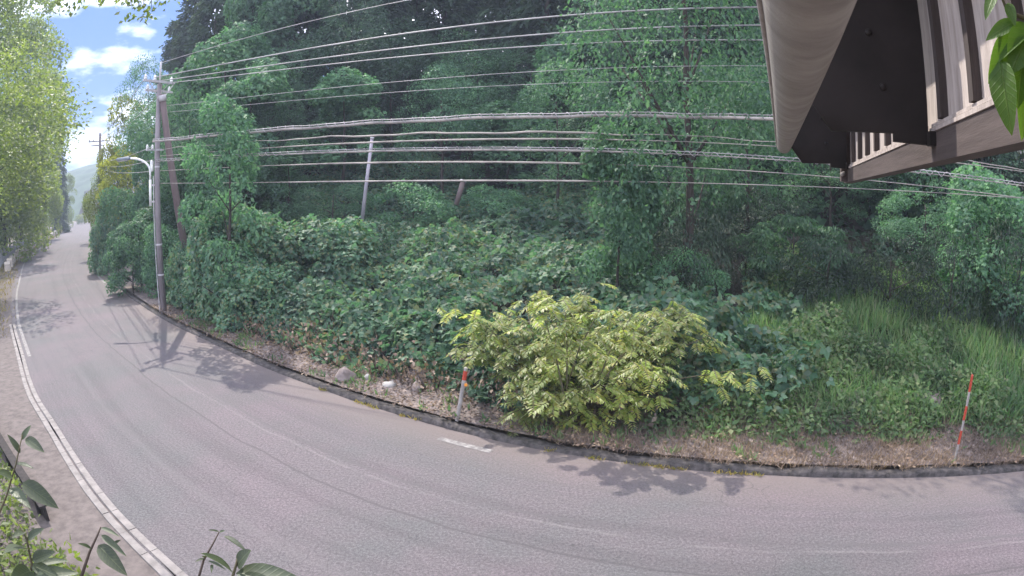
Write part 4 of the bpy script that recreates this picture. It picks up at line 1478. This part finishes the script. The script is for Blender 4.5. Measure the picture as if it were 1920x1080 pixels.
GRP = 'overhead lines between the utility poles'
wire([(307, 115), (520, 55), (555, 47), (750, 3)], 0, .011, 'topmost thin wire leaving the mast of the utility pole', 'wire', 9.2, group=GRP, x_end=EX)
wire([(480, 113), (672, 77), (805, 56), (960, 35.5), (1102, 23), (1265, 16), (1427, 17.6)], -.35, .020, 'uppermost of the three bright wires crossing the dark wood', 'wire', 8.6, group=GRP)
wire([(480, 130), (720, 95), (955, 66), (1102, 55.5), (1265, 49.6), (1430, 50.6)], .1, .018, 'middle one of the three bright wires crossing the dark wood', 'wire', 8.55, group=GRP)
wire([(480, 139), (720, 111), (957, 88), (1102, 79), (1211, 75), (1319, 75), (1435, 78.5)], .45, .016, 'lowest of the three bright wires crossing the dark wood', 'wire', 8.5, group=GRP)
wire([(540, 178), (720, 155), (960, 133), (1211, 123), (1444, 127)], .2, .008, 'upper one of the pair of thin faint wires below the bright wires', 'wire', 7.6, group=GRP)
wire([(545, 191), (710, 176), (950, 158), (1211, 150), (1440, 157)], .2, .007, 'lower one of the pair of thin faint wires below the bright wires', 'wire', 7.35, group=GRP)
wire([(490, 250), (605, 238), (720, 229), (960, 219), (1102, 215), (1246, 218), (1357, 221.5), (1446, 225)], -.3, .040, 'thick cable wound with spiral hanger, highest of the thick cables', 'cable', 6.25, 'bundle', True, group=GRP, wav=.012)
wire([(560, 258), (690, 255), (960, 250), (1100, 250), (1315, 257), (1417, 261)], .1, .026, 'wavy rope-like cable just above the top of the pale leaning pole', 'cable', 6.0, 'bundle', False, group=GRP, wav=.018)
wire([(480, 279), (565, 273), (700, 267), (834, 263), (1153, 261.6), (1225, 264)], .2, .026, 'smooth bright cable passing the tip of the pale leaning pole', 'cable', 5.75, 'bundle', False, group=GRP)
wire([(480, 290), (604, 286), (728, 284), (940, 282), (1110, 284.6), (1230, 287), (1350, 292), (1495, 301), (1700, 321), (1802, 332), (1920, 350)], -.1, .032, 'cable with beaded spiral hanger crossing the middle of the pale leaning pole', 'cable', 5.55, 'bundle', True, group=GRP)
wire([(480, 309), (604, 307), (742, 305), (940, 305), (1110, 308), (1230, 312), (1375, 320), (1575, 331)], .1, .026, 'bright cable second from the bottom of the thick cables', 'cable', 5.2, 'bundle', False, group=GRP)
wire([(551, 332), (742, 337), (905, 343), (1082, 348), (1826, 361), (1920, 373)], .1, .024, 'lowest pale cable, just above the top of the bank', 'cable', 4.75, 'bundle', False, group=GRP)

def span(p, q, sag, rad, label, group):
    p, q = np.array(p), np.array(q)
    pts_ = []
    for k in range(25):
        t = k / 24
        pts_.append(p + (q - p) * t - np.array([0, 0, sag * 4 * t * (1 - t)]) - p)
    mb = MB()
    mb.tube(pts_, rad, 5)
    return tag(obj('overhead_wire', mb.mesh('overhead_wire', M['wire'], True), None, tuple(p)), label, 'wire', group)


ft = np.array([FP[0], FP[1], FP[2] + ftop])
for k, (a, z0_, zf) in enumerate(((-.7, 8.6, -.55), (-.1, 8.55, -.55), (.5, 8.5, -.55))):
    span(np.array([PX, PY, z0_]) + XD * a, ft + np.array([.8, .6, 0]) * (a * .9) + np.array([0, 0, zf]), .5, .016, '%s of the three wires running along the road to the distant pole' % ('roadward one', 'middle one', 'hillward one')[k], 'wires to the distant pole')
for k, (z0_, zf, rd) in enumerate(((6.1, -2.6, .018), (5.6, -3.0, .016), (5.2, -3.3, .014))):
    span(np.array([PX, PY, z0_]) - XD * .2, ft + np.array([0, 0, zf]), .25, rd, '%s of the three low cables running along the road to the distant pole' % ('topmost', 'middle one', 'lowest')[k], 'cables to the distant pole')

# pale leaning pole and grey post on the bank
def bank_post(base_px, top_px, dist, r0, r1, mname, name, label, cat):
    b = hd(*base_px, dist)
    e = hd(*top_px, dist)
    b2 = b + (b - e) * .35
    t = thing(name, label, cat, tuple(b2))
    mb = MB()
    mb.tube([(0, 0, 0), (e - b2) * .5, e - b2], [r0, (r0 + r1) / 2, r1], 12)
    obj('shaft', mb.mesh('shaft', M[mname], True), t)
    mb = MB()
    a_ = unit(e - b2)
    mb.tube([(e - b2) - a_ * .06, (e - b2) + a_ * .015], r1 * 1.25, 12)
    obj('cap', mb.mesh('cap', M['galv'], True), t)
    return t


bank_post((683, 378), (698, 258), 24, .075, .065, 'palepole', 'leaning_pole', 'slim pale lilac pole leaning above the kudzu bank', 'pole')
bank_post((859, 372), (869, 338), 24, .10, .10, 'strut', 'grey_post', 'short grey-brown post stub at the top of the bank', 'post')

# ------------------------------------------------------------------ far left fence, guard stones
def li(px, py):
    return int(s_near(L, gp(px, py)[:2]) / .5)


ff = thing('guard_fence', 'grey slatted guard fence between the golden grass and the trees', 'fence')
a0, a1 = li(88, 458), li(48, 497)
lo_, hi_ = min(a0, a1), max(a0, a1)
org0 = L[lo_] - LN[lo_] * 2.0
ff.location = (*org0, -.05)
cum = 0.0
slat = MB()
slat.box((0, 0, .62), (.24, .05, 1.15))
slat_me = slat.mesh('slat', M['fence'])
postm = MB()
postm.box((0, 0, .68), (.16, .16, 1.45))
post_me = postm.mesh('post', M['fence'])
prev = None
line_pts = []
for k, i in enumerate(range(lo_, hi_ + 1)):
    p = L[i] - LN[i] * 2.0
    rel = np.array([*(p - org0), 0])
    line_pts.append(rel)
    o = obj('post' if k % 6 == 0 else 'slat', post_me if k % 6 == 0 else slat_me, ff, tuple(rel))
    o.rotation_euler = (0, 0, math.atan2(-LN[i][0], LN[i][1]))
for zz_ in (.35, .95):
    mb = MB()
    mb.tube([p + np.array([0, 0, zz_]) for p in line_pts[::4] + [line_pts[-1]]], .04, 6)
    obj('rail', mb.mesh('rail', M['fence']), ff)
gs = MB()
prof_ = [(-.42, 0), (.42, 0), (.38, .62), (.28, .74), (-.28, .74), (-.38, .62)]
gs.add([(x_, -.16, z_) for x_, z_ in prof_] + [(x_, .16, z_) for x_, z_ in prof_], [tuple(range(6)), tuple(range(6, 12))[::-1]] + [(k, (k + 6), ((k + 1) % 6 + 6), (k + 1) % 6) for k in range(6)])
gs_me = gs.mesh('guard_stone', M['guard'])
cnt = 0
for i in range(li(114, 438), li(30, 512), 7):
    p = L[i] - LN[i] * 1.0
    o = obj('guard_stone', gs_me, None, (*p, -.06))
    o.rotation_euler = (0, 0, math.atan2(-LN[i][0], LN[i][1]))
    o.scale = (1.9, 1.7, random.uniform(.95, 1.15))
    tag(o, 'pale guard stone in the row along the far roadside', 'guard stone', 'guard stones along the far roadside')
    cnt += 1

# ------------------------------------------------------------------ near rail at the bottom left
ra, rb = gp(86, 962, .12), gp(-60, 720, .12)
rail = thing('edge_rail', 'dark steel edging rail ending beside the near shoulder', 'rail', (ra[0], ra[1], 0))
dr = unit(np.array([rb[0] - ra[0], rb[1] - ra[1], 0]))
sr = np.array([-dr[1], dr[0], 0])
ln = float(np.linalg.norm((rb - ra)[:2])) + 2.5
mb = MB()
mb.box(dr * ln / 2 + np.array([0, 0, .10]), (ln, .05, .22), (dr, sr, (0, 0, 1)))
obj('web', mb.mesh('web', M['rail']), rail)
mb = MB()
mb.box(dr * ln / 2 + np.array([0, 0, .223]), (ln + .004, .15, .022), (dr, sr, (0, 0, 1)))
obj('top_flange', mb.mesh('top_flange', M['rail']), rail)
for k in range(4):
    mb = MB()
    mb.box(dr * (.3 + k * 2.1) + sr * .055 + np.array([0, 0, .09]), (.07, .05, .24), (dr, sr, (0, 0, 1)))
    obj('stake', mb.mesh('stake', M['rail']), rail)

# ------------------------------------------------------------------ the eave over the camera
UA = R_(25)
EU = np.array([math.sin(UA), math.cos(UA), 0])
EV = np.array([math.cos(UA), -math.sin(UA), 0])
EZ = np.array([0, 0, 1.0])
E0 = np.array([0, 0, CAM_H])
eave = thing('building_eave', 'brown wooden eave with a round gutter, dark bracket panels and boards', 'building', tuple(E0))
eave.rotation_euler = (0, 0, -UA)
EU, EV = np.array([0, 1.0, 0]), np.array([1.0, 0, 0])          # the eave's own axes: y runs along it
W = lambda u, v, z: EU * u + EV * v + EZ * z
# gutter: half-round trough
mb = MB()
rows_ = []
for u in np.linspace(.15, 5.05, 30):
    zc = .255 + .040 * (u - .67)
    rr = .060
    cv = .047
    ring = []
    for k in range(17):
        a = math.pi + math.pi * k / 16 * 1.0
        ring.append(W(u, cv + rr * math.cos(a), zc + rr * math.sin(a)))
    for k in range(17):
        a = 2 * math.pi - math.pi * k / 16
        ring.append(W(u, cv + (rr - .004) * math.cos(a), zc + (rr - .004) * math.sin(a) + .002))
    rows_.append(ring + [ring[0]])
gA = np.array(rows_)
gme = grid_mesh('gutter', gA, M['gutter'])
gut = obj('gutter', gme, eave)
mb = MB()
zc = .255 + .040 * (5.05 - .67)
mb.add([W(5.05, .047 + .062 * math.cos(math.pi + math.pi * k / 16), zc + .062 * math.sin(math.pi + math.pi * k / 16)) for k in range(17)] +
       [W(5.065, .047 + .062 * math.cos(math.pi + math.pi * k / 16), zc + .062 * math.sin(math.pi + math.pi * k / 16)) for k in range(17)],
       [tuple(range(17)), tuple(range(17, 34))[::-1]] + [(k, k + 17, k + 18, k + 1) for k in range(16)] + [(16, 33, 17, 0)])
obj('end_cap', mb.mesh('end_cap', M['gutter']), gut)
mb = MB()
for sv in (-.0145, .1085):
    z_a, z_b = .255 + .040 * (.15 - .67), .255 + .040 * (5.05 - .67)
    mb.tube([W(.15, sv, z_a), W(5.05, sv, z_b)], .006, 8)
obj('rolled_lip', mb.mesh('rolled_lip', M['gutter'], True), gut)
# bracket panels


def panel(u, dz):
    pr = [(.108, .370), (.198, .25), (.435, .258), (.435, .228), (.572, .226), (.572, .98), (.10, 1.16), (.10, .40)]
    vs_ = [W(u, v_, z_ + dz) for v_, z_ in pr] + [W(u + .03, v_, z_ + dz) for v_, z_ in pr]
    k_ = len(pr)
    mbp = MB()
    mbp.add(vs_, [tuple(range(k_)), tuple(range(k_, 2 * k_))[::-1]] + [(i, i + k_, (i + 1) % k_ + k_, (i + 1) % k_) for i in range(k_)])
    o = obj('bracket_panel', mbp.mesh('bracket_panel', M['panel']), eave)
    for (v_, z_) in ((.36, .62), (.40, .42)):
        b_ = MB()
        b_.tube([W(u - .006, v_, z_ + dz), W(u, v_, z_ + dz)], [.012, .015], 10)
        obj('bolt', b_.mesh('bolt', M['panel'], True), o)
    b_ = MB()
    b_.box(W(u - .03, .582, .245 + dz), (.05, .035, .05), (EU, EV, EZ))
    obj('bracket_foot', b_.mesh('bracket_foot', M['panel']), o)
    return o


panel(2.2, 0)
panel(5.0, .045)
# boarded wall
VW = .594
u = 0.55
k = 0
while u < 5.25:
    wdt = .38
    mb = MB()
    mb.box(W(u + wdt / 2, VW + .03, .295 + .48), (wdt - .004, .022, .97), (EU, EV, EZ))
    obj('plank', mb.mesh('plank', M['plank']), eave)
    mb = MB()
    mb.box(W(u + wdt, VW + .006, .302 + .48), (.045, .036, .95), (EU, EV, EZ))
    obj('batten', mb.mesh('batten', M['plankdark']), eave)
    u += wdt
    k += 1
mb = MB()
mb.box(W(2.9, VW + .02, .220), (4.9, .05, .10), (EU, EV, EZ))
obj('beam', mb.mesh('beam', M['beam']), eave)
mb = MB()
mb.box(W(2.9, VW + .03, .1685), (4.9, .07, .004), (EU, EV, EZ))
obj('beam_edge', mb.mesh('beam_edge', M['beam']), eave)
mb = MB()
mb.box(W(2.9, VW + .006, .279), (4.9, .034, .014), (EU, EV, EZ))
obj('ledge', mb.mesh('ledge', M['plank']), eave)
mb = MB()
mb.box(W(2.9, VW + .010, .2965), (4.9, .026, .012), (EU, EV, EZ))
obj('sill_strip', mb.mesh('sill_strip', M['plank']), eave)
# end post, hook, roof above, house wall behind the camera
mb = MB()
mb.box(W(5.12, VW + .0, .62), (.12, .12, .90), (EU, EV, EZ))
obj('end_post', mb.mesh('end_post', M['beam']), eave)
mb = MB()
mb.tube([W(5.06, .56, .235), W(5.03, .535, .225)], .018, 8)
mb.tube([W(5.06, .60, .235), W(5.05, .602, .17)], .005, 6)
obj('hook', mb.mesh('hook', M['white'], True), eave)
mb = MB()
rf = [(.03, 1.285), (2.6, 2.0), (2.6, 2.05), (.03, 1.335)]
mb.add([W(-4, a, b) for a, b in rf] + [W(5.5, a, b) for a, b in rf], [(0, 1, 2, 3), (7, 6, 5, 4), (0, 4, 5, 1), (1, 5, 6, 2), (2, 6, 7, 3), (3, 7, 4, 0)])
obj('roof', mb.mesh('roof', M['roof']), eave)
mb = MB()
mb.box(W(-.9, .9, -1.2), (.16, 2.2, 5.6), (EU, EV, EZ))
obj('house_wall', mb.mesh('house_wall', M['plaster']), eave)

# ------------------------------------------------------------------ leafy shoots close to the camera
def veined(m):
    n, l = m.node_tree.nodes, m.node_tree.links
    p = n['Principled BSDF']
    src_ = p.inputs['Base Color'].links[0].from_socket
    tc = n.new('ShaderNodeTexCoord')
    sx = n.new('ShaderNodeSeparateXYZ')
    l.new(tc.outputs['Object'], sx.inputs['Vector'])

    def mth(op, a, b=None):
        x = n.new('ShaderNodeMath')
        x.operation = op
        for i, v in enumerate((a, b)):
            if v is None:
                continue
            if hasattr(v, 'links'):
                l.new(v, x.inputs[i])
            else:
                x.inputs[i].default_value = v
        return x.outputs[0]
    ax_ = mth('ABSOLUTE', sx.outputs['X'])
    side = mth('SINE', mth('MULTIPLY', mth('SUBTRACT', sx.outputs['Y'], mth('MULTIPLY', ax_, .9)), 62.0))
    side = mth('MULTIPLY', mth('POWER', mth('MAXIMUM', side, 0.0), 8.0), .5)
    midr = mth('MAXIMUM', mth('SUBTRACT', 1.0, mth('MULTIPLY', ax_, 60.0)), 0.0)
    blot = n.new('ShaderNodeTexNoise')
    blot.inputs['Scale'].default_value = 7
    blot.inputs['Detail'].default_value = 6
    l.new(tc.outputs['Object'], blot.inputs['Vector'])
    fac = mth('MINIMUM', mth('ADD', mth('ADD', side, midr), mth('MULTIPLY', mth('SUBTRACT', blot.outputs['Fac'], .5), .9)), 1.0)
    fac = mth('MAXIMUM', fac, 0.0)
    mx = n.new('ShaderNodeMixRGB')
    mx.blend_type = 'MIX'
    mx.inputs['Color2'].default_value = (.20, .24, .10, 1)
    l.new(mth('MULTIPLY', fac, .26), mx.inputs['Fac'])
    l.new(src_, mx.inputs['Color1'])
    l.new(mx.outputs['Color'], p.inputs['Base Color'])
    for q in n:
        if q.type == 'MIX_RGB' and q.blend_type == 'MULTIPLY' and q.inputs['Color1'].links and q.inputs['Color1'].links[0].from_socket == src_:
            l.new(mx.outputs['Color'], q.inputs['Color1'])
    bp = n.new('ShaderNodeBump')
    bp.inputs['Strength'].default_value = .25
    bp.inputs['Distance'].default_value = .01
    l.new(fac, bp.inputs['Height'])
    l.new(bp.outputs['Normal'], p.inputs['Normal'])


veined(M['nearleaf'])
veined(M['nearleaf_dim'])

BIGLEAF_V, BIGLEAF_F = [], []
for k in range(9):
    t = k / 8
    w_ = .23 * math.sin(math.pi * min(1, t ** .8)) ** .8 * (1 - .25 * t) + (.0 if k in (0, 8) else .01)
    zc_ = -.18 * t * t
    BIGLEAF_V += [(-w_, t, zc_ + w_ * .28), (0, t, zc_), (w_, t, zc_ + w_ * .28)]
for k in range(8):
    a = k * 3
    BIGLEAF_F += [(a, a + 1, a + 4, a + 3), (a + 1, a + 2, a + 5, a + 4)]
BL_V = np.array(BIGLEAF_V)
big_leaf_mesh = {}
for mn in ('nearleaf', 'nearleaf_dim'):
    big_leaf_mesh[mn] = mesh_from('leaf', BL_V, BIGLEAF_F, M[mn], True)


def place_leaf(parent, base, tip, face, mn, width=1.0):
    from mathutils import Matrix
    b, t = np.array(base), np.array(tip)
    Ld = t - b
    ln_ = np.linalg.norm(Ld)
    Ld = Ld / ln_
    Nn = np.array(face) - Ld * (np.array(face) @ Ld)
    Nn = Nn / np.linalg.norm(Nn)
    Wd = np.cross(Ld, Nn)
    o = obj('leaf', big_leaf_mesh[mn], parent)
    o.matrix_local = Matrix(((Wd[0] * ln_ * width, Ld[0] * ln_, Nn[0] * ln_, b[0]), (Wd[1] * ln_ * width, Ld[1] * ln_, Nn[1] * ln_, b[1]), (Wd[2] * ln_ * width, Ld[2] * ln_, Nn[2] * ln_, b[2]), (0, 0, 0, 1)))
    return o


def q3(px, py, dist):
    v = ray(px, py)
    return E0 + v * dist


def shoot(name, label, cat, stem, leafs, mn, r0=.004, loc=None, stem_mat='stem'):
    """stem: [(px, py, dist)], leafs: [(base px, py, dist), (tip px, py, dist), width, toward]"""
    o0 = q3(*stem[0]) if loc is None else np.array(loc)
    t = thing(name, label, cat, tuple(o0))
    mb = MB()
    pts_ = [q3(*s) - o0 for s in stem]
    mb.tube(pts_, [r0 * (1 - .6 * k / (len(pts_) - 1)) for k in range(len(pts_))], 6)
    obj('stem', mb.mesh('stem', M[stem_mat], True), t)
    for b, e, w_, tw in leafs:
        p, q = q3(*b), q3(*e)
        face = -unit((p + q) / 2 - E0) * tw + np.array([random.uniform(-.3, .3), random.uniform(-.3, .3), 1 - abs(tw)])
        place_leaf(t, p - o0, q - o0, face, mn, w_)
    return t


shoot('hanging_branch', 'bright green leafy branch hanging in front of the boards', 'branch',
      [(2000, 70, .85), (1935, 40, .82), (1905, 28, .80), (1885, 12, .80), (1868, -30, .8)],
      [((1876, 110, .78), (1888, 245, .74), 1.0, .8), ((1900, 60, .8), (1858, 150, .76), .9, .6), ((1905, 40, .8), (1848, 68, .78), .9, .5), ((1915, 40, .82), (1886, 118, .80), 1.0, -.4),
       ((1920, 90, .8), (1905, 200, .78), 1.0, .6), ((1870, -20, .8), (1843, 30, .78), .9, .7), ((1925, 60, .8), (1868, 100, .77), 1.2, .5), ((1930, 110, .82), (1918, 262, .80), .7, .3),
       ((1890, 5, .8), (1902, 45, .78), 1.1, .5), ((1935, 45, .8), (1896, 130, .76), 1.3, .6), ((1875, 90, .8), (1862, 115, .78), .8, .5)], 'nearleaf', .004)
shoot('leafy_shoot', 'broad-leaved shoot rising at the bottom edge in front of the road', 'plant',
      [(420, 1150, 1.5), (432, 1095, 1.5), (442, 1062, 1.5), (447, 1040, 1.5)],
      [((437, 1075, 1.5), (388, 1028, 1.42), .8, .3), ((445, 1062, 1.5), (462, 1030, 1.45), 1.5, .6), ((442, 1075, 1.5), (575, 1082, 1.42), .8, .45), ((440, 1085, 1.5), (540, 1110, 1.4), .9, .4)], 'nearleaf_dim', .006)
shoot('thin_twig', 'thin twig with small curled leaves beside the broad-leaved shoot', 'plant',
      [(365, 1110, 1.6), (382, 1050, 1.6), (398, 1022, 1.6), (411, 997, 1.6)],
      [((411, 998, 1.6), (392, 991, 1.58), .5, .4), ((412, 998, 1.6), (420, 994, 1.58), .7, .4), ((420, 1005, 1.6), (464, 1028, 1.56), .55, .3), ((385, 1048, 1.6), (366, 1050, 1.58), .6, .4), ((390, 1052, 1.6), (424, 1064, 1.58), .5, .3), ((398, 1058, 1.6), (396, 1072, 1.58), .7, .5), ((384, 1046, 1.6), (378, 1040, 1.58), .9, .4)], 'nearleaf_dim', .004, None, 'twig')
shoot('thin_twig', 'thin forked twig with narrow drooping leaves above the drain', 'plant',
      [(150, 1090, 1.7), (168, 1035, 1.7), (182, 1005, 1.7), (189, 988, 1.7)],
      [((189, 990, 1.7), (222, 1001, 1.66), .5, .3), ((190, 1003, 1.7), (233, 1037, 1.64), .5, .3), ((184, 1022, 1.7), (232, 1072, 1.62), .9, .5), ((214, 1020, 1.7), (224, 1012, 1.68), .8, .4), ((172, 1030, 1.7), (150, 1016, 1.66), .6, .3)], 'nearleaf_dim', .005, None, 'twig')
shoot('leafy_shoot', 'leafy shoot crossing the dark rail in the near corner', 'plant',
      [(-20, 1010, 1.8), (12, 930, 1.8), (30, 870, 1.8), (42, 815, 1.8)],
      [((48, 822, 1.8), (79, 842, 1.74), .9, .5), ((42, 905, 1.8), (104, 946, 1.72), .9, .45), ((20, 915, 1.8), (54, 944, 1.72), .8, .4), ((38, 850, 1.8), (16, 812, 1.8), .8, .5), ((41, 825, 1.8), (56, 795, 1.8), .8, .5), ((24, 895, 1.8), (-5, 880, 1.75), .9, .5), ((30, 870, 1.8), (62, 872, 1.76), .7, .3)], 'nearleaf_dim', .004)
shoot('leafy_shoot', 'dense leafy shoot at the very bottom corner', 'plant',
      [(40, 1150, 1.6), (60, 1060, 1.6), (50, 1010, 1.6), (30, 975, 1.6)],
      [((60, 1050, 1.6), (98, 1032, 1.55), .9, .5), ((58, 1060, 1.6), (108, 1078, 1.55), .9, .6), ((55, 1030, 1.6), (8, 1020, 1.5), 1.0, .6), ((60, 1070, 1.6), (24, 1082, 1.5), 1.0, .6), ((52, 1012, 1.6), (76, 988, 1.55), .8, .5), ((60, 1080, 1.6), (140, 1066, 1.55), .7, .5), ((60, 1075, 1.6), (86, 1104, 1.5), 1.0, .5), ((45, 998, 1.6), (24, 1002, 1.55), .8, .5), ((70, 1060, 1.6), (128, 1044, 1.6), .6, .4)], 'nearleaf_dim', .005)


# twigs with leaves hanging into the sky from a bough above the frame
hb0 = hd(150, -60, 13.0)
hbr = thing('overhanging_bough', 'leafy twigs hanging down into the blue sky from above', 'branch', tuple(hb0))
mb = MB()
e_ = hd(330, -20, 12.0) - hb0
mb.tube([hd(-120, -90, 14) - hb0, np.zeros(3), e_ * .5 + np.array([0, 0, .12]), e_], [.09, .06, .04, .015], 6)
Pl = []
for px, py in ((245, 5), (262, 14), (270, 25), (285, 22), (248, 18), (300, 4), (190, -5), (225, -8), (318, -6), (110, 0), (130, 18), (150, 8)):
    a_ = hd(px, py, 12.4) - hb0
    top_ = e_ * np.clip((px - 150) / 180, -.4, 1) + np.array([0, 0, .05])
    mb.tube([top_, (top_ + a_) / 2 + rng.normal(size=3) * .04, a_], [.012, .008, .004], 5)
    Pl.append(a_ + rng.normal(size=(16, 3)) * .10)
    Pl.append((top_ + a_) / 2 + rng.normal(size=(8, 3)) * .12)
Pl = np.vstack(Pl)
obj('bough', mb.mesh('bough', M['bark'], True), hbr)
obj('foliage', leaves('foliage', Pl, rand_dirs(len(Pl)) + np.array([0, 0, .5]), rand_dirs(len(Pl)) + np.array([0, 0, -.5]), rng.uniform(.09, .16, len(Pl)), KITE, M['sunny']), hbr)
